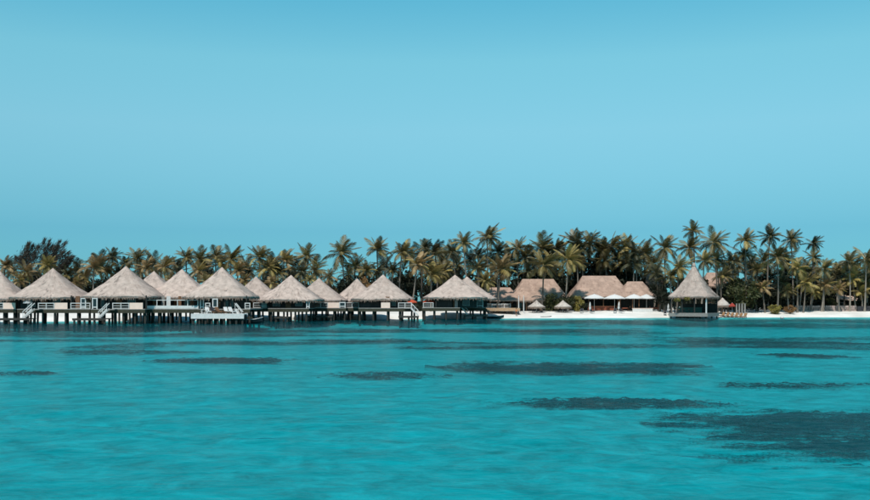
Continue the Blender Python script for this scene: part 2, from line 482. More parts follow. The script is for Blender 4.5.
# dark reef and weed beds lying on the lagoon floor, seen through the water
def reef(px0, px1, y0, y1, seed, fill=0.35, nx=150, ny=56, freq=1.0, cap=9.0):
    dep = CAM_H - BED - 0.2
    dn, df = dep * F / (y1 - HOR), dep * F / (y0 - HOR)
    dc = (dn + df) / 2
    xa, xb = X(px0, dc), X(px1, dc)
    cx, cy, hx, hy = (xa + xb) / 2, dc, (xb - xa) / 2 * 1.04, (df - dn) / 2 * 1.04
    vs, fs, idx = [], [], {}
    keep = np.zeros((ny, nx), bool)
    fx = freq * 1.1 / max(hy, 0.5)
    H = np.zeros((ny, nx)); K = np.zeros((ny, nx)); kv = []
    for j in range(ny):
        for i in range(nx):
            u, v = -1 + 2 * i / (nx - 1), -1 + 2 * j / (ny - 1)
            x, y = cx + u * hx, cy + v * hy
            if y > shore_y(x) - 2.5: continue
            e = 1 - (u * u + v * v)
            nz = mnoise.fractal(Vector((x * fx * 0.35, y * fx, seed * 7.3)), 0.8, 2.1, 3)
            nf = mnoise.fractal(Vector((x * fx * 1.8, y * fx * 6.0, seed * 3.1)), 0.4, 2.1, 4)
            k = min(e, .8) * 1.15 - (1 - fill) * 0.8 - 0.12 + nz * 0.45 + nf * 0.95
            keep[j, i] = k > -0.95; K[j, i] = min(k * 0.62, cap)
            H[j, i] = 0.03 + 0.12 * min(1, max(0, k)) + 0.10 * mnoise.noise(Vector((x * 2.3, y * 2.3, seed)))
    for j in range(ny - 1):
        for i in range(nx - 1):
            if keep[j:j + 2, i:i + 2].sum() >= 3:
                q = []
                for (b, a) in ((j, i), (j, i + 1), (j + 1, i + 1), (j + 1, i)):
                    if (b, a) not in idx:
                        x = cx + (-1 + 2 * a / (nx - 1)) * hx; y = cy + (-1 + 2 * b / (ny - 1)) * hy
                        idx[(b, a)] = len(vs); vs.append((x, y, gz(x, y) + max(0.03, H[b, a]))); kv.append(K[b, a])
                    q.append(idx[(b, a)])
                fs.append(tuple(q))
    m_ = MB(); m_.add(vs, fs)
    ob = m_.build('reef_bed', M['reef'], smooth=True)
    ob.data.attributes.new('cover', 'FLOAT', 'POINT').data.foreach_set('value', kv)
    tag(ob, kind='structure')
reef(664, 1010, 406.5, 461, 1, 0.97, 230, 96)
reef(490, 750, 396.5, 406.5, 2, 0.62)
reef(430, 710, 360, 374, 3, 0.8)
reef(150, 300, 356.5, 362.5, 4, 0.75)
reef(315, 450, 371, 377, 5, 0.3, cap=.25)
reef(715, 870, 379, 387, 6, 0.3)
reef(35, 215, 348.5, 353.5, 7, 0.4, cap=.2)
reef(755, 860, 352.5, 357.5, 8, 0.5)
reef(290, 440, 337.5, 341.5, 9, 0.4, cap=.15)
reef(640, 890, 337, 346, 10, 0.25, freq=1.6, cap=.2)
reef(-20, 65, 369.5, 375, 11, 0.2, cap=.2)
reef(380, 470, 345, 349, 12, 0.2)
reef(480, 700, 328, 335, 13, 0.35, freq=1.6, cap=.14)
reef(-60, 190, 329, 336, 14, 0.3, freq=1.6, cap=.1)
reef(560, 930, 320, 329, 15, 0.75, freq=1.2, cap=.14)
reef(180, 420, 328, 333, 16, 0.1, freq=1.6, cap=.1)
reef(430, 640, 321.5, 328, 17, 0.4, freq=1.6, cap=.12)
reef(-60, 300, 325.5, 329.5, 18, 0.3, freq=1.8, cap=.08)
RR = random.Random(3)
for k in range(36):
    yy = 321.5 + 27 * RR.random() ** 1.5; pc = RR.uniform(-20, 890); hw_ = RR.uniform(60, 210)
    th = RR.uniform(.6, 1.3) * (1 + (yy - 322) * .04)
    reef(pc - hw_, pc + hw_, yy - th, yy + th, 30 + k, RR.uniform(.35, .75), 90, 26, RR.uniform(1, 1.6), RR.uniform(.02, .12))

# ------------------------------------------------------------------ thatch roofs
def thatch_roof(parent, a, b, h, zb, m, ridge=0.0, flare=0.25, rz=0.0, round_=0.25, loc=(0, 0), fringe=True, tufts=260, seed=0, courses=11, thick=0.28):
    """hipped thatch: eave half sizes a, b; ridge half length; flare bends the slope out at the eave"""
    R = random.Random(seed * 31 + 5)
    n = 56
    base = []
    for k in range(n):
        ang = 2 * PI * (k + 0.5) / n
        c, s_ = math.cos(ang), math.sin(ang)
        p = 2.0 / max(0.12, round_)                    # superellipse exponent
        p = min(p, 14)
        r = (abs(c) ** p + abs(s_) ** p) ** (-1.0 / p)
        base.append((c * r, s_ * r))
    def at(k, t):
        ux, uy = base[k]
        w = (1 - t)
        x = ux * (a * w + ridge * t) if ridge else ux * a * w
        y = uy * b * w
        z = h * ((1 - flare) * t + flare * t * t)
        return x, y, z
    mb = MB()
    rows = []
    L = courses
    for i in range(L):
        t0, t1 = i / L, (i + 1) / L
        rows.append((t0, 0.016 if i else 0.0)); rows.append((t0 + (t1 - t0) * 0.92, 0.0))
    rows.append((0.999, 0.0)); nr0 = len(rows)
    vs, fs = [], []
    jit = [[R.uniform(-1, 1) for _ in range(n)] for _ in rows]
    for i, (t, out) in enumerate(rows):
        for k in range(n):
            x, y, z = at(k, t)
            l = math.hypot(x, y) or 1
            o = out + jit[i][k] * 0.014 + 0.16 * (1 - t) * mnoise.noise(Vector((x * .45 + seed * 9.1, y * .45, z * .6))) * (0 if i == nr0 - 1 else 1)
            vs.append((x + x / l * o, y + y / l * o, z + o * 0.6 + (jit[i][k] * 0.06 if i == 0 else 0)))
    nr = len(rows)
    for i in range(nr - 1):
        for k in range(n):
            fs.append((i * n + k, i * n + (k + 1) % n, (i + 1) * n + (k + 1) % n, (i + 1) * n + k))
    top = len(vs)
    fs.append(tuple((nr - 1) * n + k for k in range(n)))
    # underside
    ib = len(vs)
    for k in range(n):
        x, y, z = at(k, 0.0); vs.append((x * 0.985, y * 0.985, z - thick))
    for k in range(n):
        x, y, z = at(k, 0.4); vs.append((x * .99, y * .99, z - thick * 1.25))
    for k in range(n):
        x, y, z = at(k, 0.9); vs.append((x, y, z - thick * 1.5))
    for k in range(n):
        k2 = (k + 1) % n
        fs.append((k2, k, ib + k, ib + k2)); fs.append((ib + k2, ib + k, ib + n + k, ib + n + k2)); fs.append((ib + n + k2, ib + n + k, ib + 2 * n + k, ib + 2 * n + k2))
    fs.append(tuple(ib + 2 * n + k for k in range(n - 1, -1, -1)))
    mb.add(vs, fs)
    roof = mb.build('roof', m, parent, (loc[0], loc[1], zb), rz, smooth=True)
    roof.data.polygons.foreach_set('use_smooth', [i < (nr - 1) * n for i in range(len(roof.data.polygons))])
    if fringe:
        q = []
        for k in range(n):
            for r in range(5):
                f = R.random()
                x0, y0, z0 = at(k, 0.0); x1, y1, z1 = at((k + 1) % n, 0.0)
                x = x0 + (x1 - x0) * f; y = y0 + (y1 - y0) * f
                l = math.hypot(x, y); dx, dy = -(y1 - y0), (x1 - x0)
                tx, ty = (x1 - x0), (y1 - y0); tl = math.hypot(tx, ty) or 1; tx /= tl; ty /= tl
                w = R.uniform(0.05, 0.14); ln = R.uniform(0.12, 0.5)
                ox, oy = x / l * R.uniform(-0.05, 0.12), y / l * R.uniform(-0.05, 0.12)
                zt = -thick * R.uniform(0.3, 0.9)
                q.append([(x - tx * w + ox * 0.3, y - ty * w + oy * .3, zt + 0.05), (x + tx * w + ox * .3, y + ty * w + oy * .3, zt + 0.05),
                          (x + tx * w * .3 + ox, y + ty * w * .3 + oy, zt - ln), (x - tx * w * .3 + ox, y - ty * w * .3 + oy, zt - ln)])
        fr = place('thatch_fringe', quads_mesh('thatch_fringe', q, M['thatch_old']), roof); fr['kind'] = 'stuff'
    if tufts:
        q = []
        for _ in range(tufts):
            k = R.randrange(n); t = R.random() ** 1.4 * 0.95
            x, y, z = at(k, t); xu, yu, zu = at(k, max(0, t - 0.06 - 0.05 * R.random()))
            xs_, ys_, _z = at((k + 1) % n, t)
            f = R.random(); x += (xs_ - x) * f; y += (ys_ - y) * f
            xu2, yu2, _ = at((k + 1) % n, max(0, t - 0.08)); xu += (xu2 - xu) * f; yu += (yu2 - yu) * f
            l = math.hypot(x, y) or 1; w = R.uniform(0.04, 0.12)
            tx, ty = -y / l * w, x / l * w
            o = 0.01; o2 = R.uniform(0.03, 0.07)
            q.append([(x - tx + x / l * o, y - ty + y / l * o, z + o), (x + tx + x / l * o, y + ty + y / l * o, z + o),
                      (xu + tx * .5 + x / l * o2, yu + ty * .5 + y / l * o2, zu + o2), (xu - tx * .5 + x / l * o2, yu - ty * .5 + y / l * o2, zu + o2)])
        tf = place('thatch_tuft', quads_mesh('thatch_tuft', q, m), roof); tf['kind'] = 'stuff'
    return roof

# ------------------------------------------------------------------ overwater bungalows
DECK = 2.40
def railing(parent, x0, x1, y, z=DECK, h=1.0, step=None, m='white_paint', mids=1):
    ln = x1 - x0
    e = MB().box(((x0 + x1) / 2, y, z + h - 0.06), (ln, 0.10, 0.12)).build('railing', M[m], parent)
    MB().box(((x0 + x1) / 2, y + 0.003, z + 0.12), (ln - 0.01, 0.07, 0.10)).build('bottom_rail', M[m], e)
    for k in range(mids):
        MB().box(((x0 + x1) / 2, y + 0.004, z + h * (k + 1) / (mids + 1) + 0.02), (ln - 0.02, 0.05, 0.07)).build('middle_rail', M[m], e)
    np_ = max(1, round(ln / (step or 1.7)))
    pm = MB().box((0, 0, h / 2), (0.11, 0.12, h + 0.004)).mesh('post', M[m])
    for k in range(np_ + 1):
        place('post', pm, e, (x0 + 0.06 + (ln - 0.12) * k / np_, y, z))
    return e

def stairs(parent, xb, xt, zb, y, width=1.0, zt=DECK):
    """white stair running along x from the platform (xb, zb) up to the deck (xt)"""
    st = MB().beam((xb, y, zb), (xt, y, zt), 0.08, 0.26).build('stair', M['white_paint'], parent)
    MB().beam((xb, y + width, zb), (xt, y + width, zt), 0.08, 0.26).build('stringer', M['white_paint'], st)
    MB().beam((xb, y - 0.01, zb + 0.95), (xt, y - 0.01, zt + 0.95), 0.08, 0.12).build('handrail', M['white_paint'], st)
    MB().beam((xb, y + width + 0.01, zb + 0.95), (xt, y + width + 0.01, zt + 0.95), 0.08, 0.12).build('handrail', M['white_paint'], st)
    n = 7
    tm = MB().box((0, width / 2, 0), (0.26, width - 0.09, 0.05)).mesh('tread', M['white_paint'])
    for k in range(1, n):
        f = k / n
        place('tread', tm, st, (xb + (xt - xb) * f, y, zb + (zt - zb) * f))
    bm_ = MB()
    for f in (0.05, 0.5, 0.95):
        x = xb + (xt - xb) * f; z = zb + (zt - zb) * f
        bm_.box((x, y - 0.015, z + 0.48), (0.07, 0.07, 0.95))
    s_ = bm_.build('baluster', M['white_paint'], st); s_['kind'] = 'stuff'
    return st

def pile(parent, x, y, ztop, zbot, me_cache={}):
    if 'm' not in me_cache:
        me_cache['m'] = MB().tube([(0, 0, 0), (0.02, 0, 0.3), (-0.02, 0, 0.7), (0, 0, 1)], [0.19, 0.175, 0.18, 0.165], 8).mesh('pile', M['pile_wood'])
    place('pile', me_cache['m'], parent, (x, y, zbot), (0, 0, rnd.uniform(0, 6)), (1, 1, ztop - zbot))

def bungalow(px, ypk, yev, hw, d, label, rz=0.0, deck=None, feats=(), front=5.2, seed=1, roofmat='thatch_grey', flare=0.22, depth=None, cover=True, pstep=1.9, name='overwater_bungalow'):
    s = F / d
    if any(f_[0] in ('rail', 'panel') for f_ in feats): front = max(front, hw / s * 0.92 + 0.75)
    root = empty(name, (X(px, d), d, 0), 0, label, 'bungalow', 'thatched bungalows on stilts over the lagoon')
    df = d - front
    def lx(p): return X(p, df) - X(px, d)
    a = hw / s
    zev, zpk = Z(yev, d - a * 0.85), Z(ypk, d)
    thatch_roof(root, a, (depth or a * 0.92), zpk - zev, zev, M[roofmat], flare=flare, rz=rz, round_=0.36 + .05 * (seed % 4), seed=seed, tufts=420)
    x0, x1 = (lx(deck[0]), lx(deck[1])) if deck else (-a * 0.9, a * 0.9)
    yf, yb = -front, min(front, 5.4) * 0.9
    # deck, fascia, beams
    dk = MB().box(((x0 + x1) / 2, (yf + yb) / 2, DECK - 0.06), (x1 - x0, yb - yf, 0.12)).build('deck', M['grey_wood'], root)
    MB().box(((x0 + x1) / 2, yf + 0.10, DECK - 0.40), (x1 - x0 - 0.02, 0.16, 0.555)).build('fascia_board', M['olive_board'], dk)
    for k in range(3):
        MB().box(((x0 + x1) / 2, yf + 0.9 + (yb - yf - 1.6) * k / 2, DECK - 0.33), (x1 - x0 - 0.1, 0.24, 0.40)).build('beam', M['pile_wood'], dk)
    # piles in three rows
    n = max(2, round((x1 - x0) / pstep))
    for r in range(3):
        yy = yf + 0.5 + (yb - yf - 1.0) * r / 2
        for k in range(n + 1):
            xx = x0 + 0.3 + (x1 - x0 - 0.6) * k / n + rnd.uniform(-0.25, 0.25)
            wz = gz(root.location.x + xx, root.location.y + yy)
            pile(root, xx, yy, DECK - 0.12, min(-0.6, wz) - 0.2)
    # room under the roof
    wa, wy = a * 0.66, a * 0.58
    top = zev + (zpk - zev) * 0.12
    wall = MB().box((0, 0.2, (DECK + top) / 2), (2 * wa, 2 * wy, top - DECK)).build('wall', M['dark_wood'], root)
    wyf = 0.2 - wy
    for k, f in enumerate((-0.55, 0.5)):
        wx_ = f * wa
        fr = MB()
        for dx in (-0.65, 0.65): fr.box((wx_ + dx, wyf - 0.03, DECK + 1.25), (0.09, 0.08, 1.75))
        for dz in (0.38, 2.12): fr.box((wx_, wyf - 0.032, DECK + dz), (1.39, 0.08, 0.09))
        win = fr.build('window', M['grey_wood'], root)
        MB().box((wx_, wyf - 0.012, DECK + 1.25), (1.22, 0.03, 1.66)).build('pane', M['glass'], win)
    dr = MB().box((0.0, wyf - 0.02, DECK + 1.02), (0.95, 0.05, 2.04)).build('door', M['brown_wood'], root)
    MB().box((0.36, wyf - 0.07, DECK + 1.0), (0.05, 0.06, 0.16)).build('handle', M['white_paint'], dr)
    # corner posts that carry the eave
    for sx in (-1, 1):
        pxx = sx * a * 0.86
        if x0 + 0.2 < pxx < x1 - 0.2:
            MB().box((pxx, yf + 1.6, (DECK + zev + 0.2) / 2), (0.16, 0.16, zev + 0.2 - DECK)).build('post', M['dark_wood'], root)
    for ft in feats:
        k = ft[0]
        if k == 'rail':
            railing(root, lx(ft[1]), lx(ft[2]), yf + 0.2, h=(ft[3] if len(ft) > 3 else 1.0), mids=(0 if len(ft) > 3 else 1))
            if len(ft) > 3: MB().box(((lx(ft[1]) + lx(ft[2])) / 2, yf + 0.12, DECK + .28), (lx(ft[2]) - lx(ft[1]) + .1, .06, .5)).build('balcony_panel', M['white_paint'], root)
        elif k == 'panel':
            mm = M[ft[3]] if len(ft) > 3 else M['beige_panel']
            MB().box(((lx(ft[1]) + lx(ft[2])) / 2, yf + 0.18, DECK + 0.5), (lx(ft[2]) - lx(ft[1]), 0.08, 1.02)).build('balcony_panel', mm, root)
        elif k == 'post':
            MB().box((lx(ft[1]), yf + 1.3, DECK + 1.1), (0.2, 0.2, 2.2)).build('post', M['dark_wood'], root)
        elif k == 'wallpanel':           # (x0, x1, y offset behind railing, material)
            xa, xb = lx(ft[1]), lx(ft[2])
            MB().box(((xa + xb) / 2, yf + ft[3], DECK + 1.05), (xb - xa, 0.07, 2.1)).build('screen_panel', M[ft[4]], root)
        elif k == 'frame':
            xa, xb = lx(ft[1]), lx(ft[2]); h = ft[3] if len(ft) > 3 else 1.9
            fr = MB()
            for xx in (xa, xb): fr.box((xx, yf + 0.25, DECK + h / 2), (0.16, 0.12, h))
            fr.box(((xa + xb) / 2, yf + 0.252, DECK + h - 0.09), (xb - xa + 0.15, 0.12, 0.16))
            fr.box(((xa + xb) / 2, yf + 0.252, DECK + 0.3), (xb - xa + 0.15, 0.12, 0.16))
            w_ = fr.build('window_frame', M['white_paint'], root)
            MB().box(((xa + xb) / 2, yf + 0.26, DECK + h / 2), (xb - xa - 0.1, 0.03, h - 0.3)).build('pane', M['glass'], w_)
        elif k == 'stairs':
            stairs(root, lx(ft[1]), lx(ft[2]), 0.95, yf - 1.3)
            MB().box((lx(ft[2]) + (0.6 if ft[2] > ft[1] else -0.6), yf - 0.72, DECK - 0.08), (1.2, 1.36, 0.13)).build('landing', M['grey_wood'], root)
        elif k == 'platform':
            xa, xb = lx(ft[1]), lx(ft[2])
            pt = MB().box(((xa + xb) / 2, yf - 1.5, 0.86), (xb - xa, 2.6, 0.14)).build('swim_platform', M['pile_wood'], root)
            MB().box(((xa + xb) / 2, yf - 2.83, 0.78), (xb - xa, 0.06, 0.34)).build('platform_fascia', M['pile_wood'], pt)
            nn = max(1, round((xb - xa) / 2.0))
            for i in range(nn + 1):
                for yy in (yf - 2.6, yf - 0.5):
                    pile(root, xa + 0.25 + (xb - xa - .5) * i / nn, yy, 0.79, -1.7)
    return root

bungalow(0, 271, 299, 28, 160, 'first thatched stilt bungalow from the west end, cut off by the picture edge', deck=(-32, 16), seed=1,
         feats=[('panel', 3, 15), ('rail', -24, 3), ('post', 15.6)])
bungalow(53, 268, 297.5, 36, 158, 'stilt bungalow with a broad single cone roof and white stair, beside the cut-off one', deck=(17, 90), seed=2,
         feats=[('platform', 5, 37), ('stairs', 26, 35.5), ('rail', 37.5, 54), ('panel', 54.3, 67), ('post', 68.3), ('rail', 70, 90), ('wallpanel', 72, 76, 1.6, 'brown_wood'), ('frame', 80.5, 85, 1.8)])
bungalow(126, 266, 296.5, 37.5, 157, 'stilt bungalow with the tallest peaked thatch roof, third along, beige balcony panel', deck=(90.5, 145), seed=3,
         feats=[('platform', 79, 112), ('stairs', 101, 110), ('rail', 112, 129), ('panel', 129.3, 142.5), ('post', 143.8), ('frame', 92, 96.5, 1.8)])
bungalow(154, 271, 298, 31, 172, 'stilt bungalow whose small peak shows between the third and fifth roofs', seed=4, front=4.6)
bungalow(182, 269, 297.5, 34, 163, 'stilt bungalow behind the longest white railing, fifth along the row', deck=(145.5, 203), seed=5, front=9.6,
         feats=[('rail', 146, 198, 1.5), ('wallpanel', 148, 151, 2.6, 'brown_wood'), ('wallpanel', 157, 160, 2.6, 'grey_wood'), ('wallpanel', 162, 166, 2.6, 'white_paint'), ('wallpanel', 174, 177, 2.6, 'brown_wood'), ('wallpanel', 186, 190, 2.6, 'brown_wood'), ('wallpanel', 192, 195, 2.6, 'brown_wood'), ('frame', 200, 203.2, 1.9)])
bungalow(222, 267, 296.8, 35, 158, 'stilt bungalow with two white framed windows behind the white swim pontoon', deck=(204, 250), seed=6,
         feats=[('frame', 212.5, 217, 1.7), ('rail', 205, 210), ('post', 223), ('post', 229), ('stairs', 243.5, 236.5), ('rail', 244.5, 250)])
bungalow(256, 276.5, 299, 28, 178, 'small stilt bungalow tucked behind the right shoulder of the pontoon bungalow', seed=7, deck=(246, 270), front=6.0,
         feats=[('rail', 253, 262), ('panel', 262, 269, 'white_paint')])
bungalow(291, 275, 299.7, 32, 172, 'stilt bungalow with dark timber wall and one brown panel, seventh peak of the row', deck=(268, 309), seed=8,
         feats=[('wallpanel', 270, 289, 2.3, 'dark_wood'), ('wallpanel', 289.5, 301, 2.2, 'brown_wood'), ('platform', 277, 291), ('frame', 306.5, 309, 1.4)], pstep=2.6)
bungalow(319, 278, 300.3, 29, 183, 'low stilt bungalow with a pale terrace, right of the brown-panelled one', deck=(309, 346), seed=9, front=6.2,
         feats=[('post', 312), ('rail', 313, 328), ('panel', 328, 339, 'beige_panel'), ('frame', 339.5, 345, 1.1), ('platform', 310, 334)], pstep=2.6)
bungalow(357, 278.5, 301, 26, 187, 'small stilt bungalow half hidden by its larger neighbour, white balcony ahead', deck=(338, 360), seed=10, front=7.0,
         feats=[('rail', 345, 359), ('panel', 339, 344.6, 'white_paint')], pstep=2.6)
bungalow(383, 274.5, 299, 31.5, 180, 'stilt bungalow with a red parasol on its deck and a dark timber wall', deck=(358.5, 414), seed=11,
         feats=[('wallpanel', 359, 381, 2.3, 'dark_wood'), ('panel', 381, 390, 'beige_panel'), ('wallpanel', 385, 389, 1.2, 'brown_wood'), ('rail', 398, 412), ('platform', 399, 419), ('stairs', 418.5, 411)], pstep=2.6)
bungalow(455, 274.8, 297.5, 32, 189, 'stilt bungalow with the front peak of the close roof pair nearest the beach', deck=(422, 460), seed=12,
         feats=[('rail', 423, 433.5), ('post', 436), ('wallpanel', 437, 452, 2.3, 'dark_wood'), ('wallpanel', 455, 458, 2.2, 'grey_wood')], pstep=2.8, roofmat='thatch_grey')
bungalow(467, 276.5, 298.6, 29, 196, 'stilt bungalow with the rear peak of the close roof pair, white windows below', deck=(460, 486), seed=13, front=7.4,
         feats=[('frame', 461, 464, 1.5), ('frame', 469, 475.5, 1.5), ('frame', 477, 483, 1.5), ('platform', 463, 487), ('stairs', 467.5, 461.5)], pstep=2.4)

# ------------------------------------------------------------------ parasols, loungers, boats
def parasol(px, d, zb, r, ztop, m, label, drop=0.5, group=None, tilt=0.0):
    e = empty('parasol', (X(px, d), d, zb), rnd.uniform(0, 1), label, 'parasol', group)
    h = ztop - zb
    MB().tube([(0, 0, 0), (0, 0, h + 0.1)], [0.035, 0.03], 8).build('pole', M['white_paint'], e)
    n = 8; vs = [(0, 0, h)]; fs = []
    for i, (rr, zz) in enumerate(((0.5, h - drop * 0.42), (1.0, h - drop))):
        for k in range(n * 2):
            a = 2 * PI * k / (n * 2)
            rk = r * rr * (1.0 if k % 2 == 0 else 0.955)
            vs.append((rk * math.cos(a), rk * math.sin(a), zz + (0 if k % 2 == 0 else 0.04)))
    N = n * 2
    for k in range(N):
        fs.append((0, 1 + k, 1 + (k + 1) % N)); fs.append((1 + k, 1 + N + k, 1 + N + (k + 1) % N, 1 + (k + 1) % N))
    b = len(vs)
    for k in range(N):
        x, y, z = vs[1 + N + k]; vs.append((x, y, z - 0.16))
    for k in range(N): fs.append((1 + N + k, b + k, b + (k + 1) % N, 1 + N + (k + 1) % N))
    MB().add(vs, fs).build('canopy', m, e)
    rb = MB()
    for k in range(n):
        a = 2 * PI * k / n
        rb.beam((0, 0, h - 0.12), (r * .97 * math.cos(a), r * .97 * math.sin(a), h - drop - 0.03), 0.03)
    rb.build('rib_frame', M['grey_wood'], e)
    MB().lathe([(0.0, 0.0), (0.28, 0.0), (0.28, 0.06), (0.05, 0.10), (0.0, 0.10)], 12).build('base', M['grey_wood'], e)
    return e

def furled_parasol(px, d, label, lean=0.0, h=2.6):
    x = X(px, d); zb = gz(x, d)
    e = empty('parasol', (x, d, zb - 0.02), 0, label, 'parasol', 'furled white beach parasols')
    MB().tube([(0, 0, 0), (lean, 0, h)], [0.035, 0.03], 8).build('pole', M['white_paint'], e)
    vs = []; fs = []; n = 12
    prof = [(0.16, 0.32), (0.25, 0.40), (0.22, 0.6), (0.15, 0.85), (0.03, 0.98)]
    for r, t in prof:
        for k in range(n):
            a = 2 * PI * k / n; rr = r * (1.0 if k % 2 else 0.72)
            vs.append((rr * math.cos(a) + lean * t, rr * math.sin(a), h * t))
    for i in range(len(prof) - 1):
        for k in range(n): fs.append((i * n + k, i * n + (k + 1) % n, (i + 1) * n + (k + 1) % n, (i + 1) * n + k))
    MB().add(vs, fs).build('canopy', M['white_cloth'], e)
    MB().tube([(lean * .6, 0, h * .60), (lean * .62, 0, h * .63)], [0.24, 0.23], 12).build('strap', M['grey_wood'], e)
    return e

def lounger(x, y, zb, rz, label, frame='white_paint', cushion='dark_cushion', group=None, name='sun_lounger', back=50):
    e = empty(name, (x, y, zb), rz, label, 'sun lounger', group)
    f = MB()
    for s in (-.3, .3): f.beam((s, -0.9, 0.32), (s, 0.55, 0.32), 0.06, 0.1)
    for yy in (-0.85, -0.2, 0.5): f.box((0, yy, 0.322), (0.6, 0.08, 0.06))
    f.build('frame', M[frame], e)
    lm = MB().box((0, 0, 0.14), (0.07, 0.07, 0.28)).mesh('leg', M[frame])
    for s in (-.3, .3):
        for yy in (-0.8, 0.45): place('leg', lm, e, (s, yy, 0))
    c, s_ = math.cos(math.radians(back)), math.sin(math.radians(back))
    MB().box((0, -0.3, 0.41), (0.58, 1.15, 0.10)).build('cushion', M[cushion], e)
    bk = MB().beam((0, 0.3, 0.42), (0, 0.3 + 0.8 * c, 0.42 + 0.8 * s_), 0.58, 0.09).build('backrest', M[cushion], e)
    MB().beam((0, 0.36, 0.36), (0, 0.36 + 0.8 * c, 0.36 + 0.8 * s_), 0.62, 0.03).build('back_board', M[frame], bk)
    return e

def boat(px, d, ln, label, rz=0.0, h=0.7, w=1.5, hull='hull_dark', rim='white_paint', z=-0.15, seats=2, name='boat', cat='boat', cargo=None):
    e = empty(name, (X(px, d), d, z), rz, label, cat)
    n = 13; sec = []
    for i in range(n):
        t = i / (n - 1)                       # stern -> bow
        wid = w / 2 * (0.82 + 0.18 * math.sin(t * PI)) * (1 - max(0, (t - 0.55) / 0.45) ** 2.2) + 0.02
        x = -ln / 2 + ln * t
        top = h + 0.45 * h * max(0, t - 0.5) ** 2 * 4
        bot = 0.0 + 0.5 * h * max(0, t - 0.75) ** 2 * 16
        sec.append([(x, -wid, top), (x, -wid * .82, bot + (top - bot) * .45), (x, 0, bot), (x, wid * .82, bot + (top - bot) * .45), (x, wid, top),
                    (x, wid - 0.07, top), (x, 0, bot + 0.16), (x, -wid + 0.07, top)])
    vs = [p for s in sec for p in s]; fs = []
    for i in range(n - 1):
        for k in range(8): fs.append((i * 8 + k, i * 8 + (k + 1) % 8, i * 8 + 8 + (k + 1) % 8, i * 8 + 8 + k))
    fs.append((0, 1, 2, 3, 4)); fs.append((0, 4, 5, 6, 7))
    MB().add(vs, fs).build('hull', M[hull], e, smooth=False)
    for sgn in (0, 4):
        g = MB().tube([Vector(s[sgn]) + Vector((0, 0, 0.03)) for s in sec], [0.06] * n, 6)
        g.build('gunwale', M[rim], e)
    for k in range(seats):
        x = -ln * 0.28 + ln * 0.3 * k
        MB().box((x, 0, h * .72), (0.28, w * .8, 0.06)).build('seat', M[rim], e)
    if cargo:
        MB().box((-ln * .05, 0, h + 0.18), (ln * .28, w * .6, 0.5), taper=.7).build('cover', M[cargo], e)
    return e

# white swim pontoon below the sixth bungalow
dP = 148.0
pon = empty('swim_pontoon', (X(217.5, dP), dP, 0), 0, 'long white-edged swim pontoon low over the water with loungers on it', 'pontoon')
pw = 53 / F * dP
MB().box((0, 1.6, 1.60), (pw, 3.2, 0.14)).build('deck', M['white_paint'], pon)
MB().box((0, -0.04, 1.28), (pw, 0.08, 0.78)).build('fascia_board', M['white_paint'], pon)
for k in range(9):
    for yy in (0.3, 2.9): pile(pon, -pw / 2 + 0.3 + (pw - .6) * k / 8, yy, 1.53, -1.7)
for i, (p, c, fr_, lb) in enumerate([(208, 'white_cloth', 'white_paint', 'white lounger at the west end of the white pontoon'), (213.5, 'dark_cushion', 'brown_wood', 'dark-cushioned brown lounger beside the pontoon\'s white west lounger'),
        (219.5, 'brown_wood', 'brown_wood', 'brown wooden lounger in the middle of the white pontoon'), (226.5, 'white_cloth', 'brown_wood', 'white-cushioned wooden lounger just east of the pontoon\'s brown lounger'), (232, 'white_cloth', 'white_paint', 'white lounger on the pontoon nearest the foot of the stair')]):
    lounger(X(p, dP + 1.4), dP + 1.4, 1.67, 0.5 + 0.2 * (i % 3), lb, fr_, c, 'loungers on the white pontoon')
t_ = empty('side_table', (X(204.5, dP + 1), dP + 1, 1.67), 0, 'low white table with a shelf beside the pontoon loungers', 'table')
MB().box((0, 0, 0.62), (1.0, 0.7, 0.06)).build('table_top', M['white_paint'], t_)
MB().box((0, 0, 0.2), (0.9, 0.6, 0.04)).build('shelf', M['white_paint'], t_)
lm = MB().box((0, 0, 0.295), (0.07, 0.07, 0.59)).mesh('leg', M['white_paint'])
for a in (-.43, .43):
    for b in (-.28, .28): place('leg', lm, t_, (a, b, 0))

boat(251, 153.5, 3.8, 'small dark boat with an orange cover moored off the pontoon\'s end', 0.12, 0.75, 1.6, z=-0.1, cargo='orange_cloth')
boat(494, 196.5, 4.2, 'dark-hulled boat with white rim pulled up below the tan terrace', 0.05, 0.55, 1.6, z=-0.05)
xk = X(546, 200.5)
boat(546, 201.5, 2.4, 'small grey canoe lying on the wet sand below two thatched umbrellas', 0.1, 0.3, 0.7, 'grey_wood', 'grey_wood', z=0.0, seats=1, name='canoe', cat='canoe')

parasol(28, 153.2, DECK - 0.0, 0.75, 4.0, M['white_cloth'], 'small white parasol on the deck edge by the second bungalow\'s stair', 0.55)
parasol(411.5, 176, DECK, 1.15, 4.0, M['red_cloth'], 'red parasol on the deck under the dark-walled bungalow\'s eave', 0.55, 'red parasols on bungalow decks')
parasol(428.5, 185.5, DECK, 1.2, 4.05, M['red_cloth'], 'red parasol above the white balcony just before the twin-peaked roofs', 0.5, 'red parasols on bungalow decks')

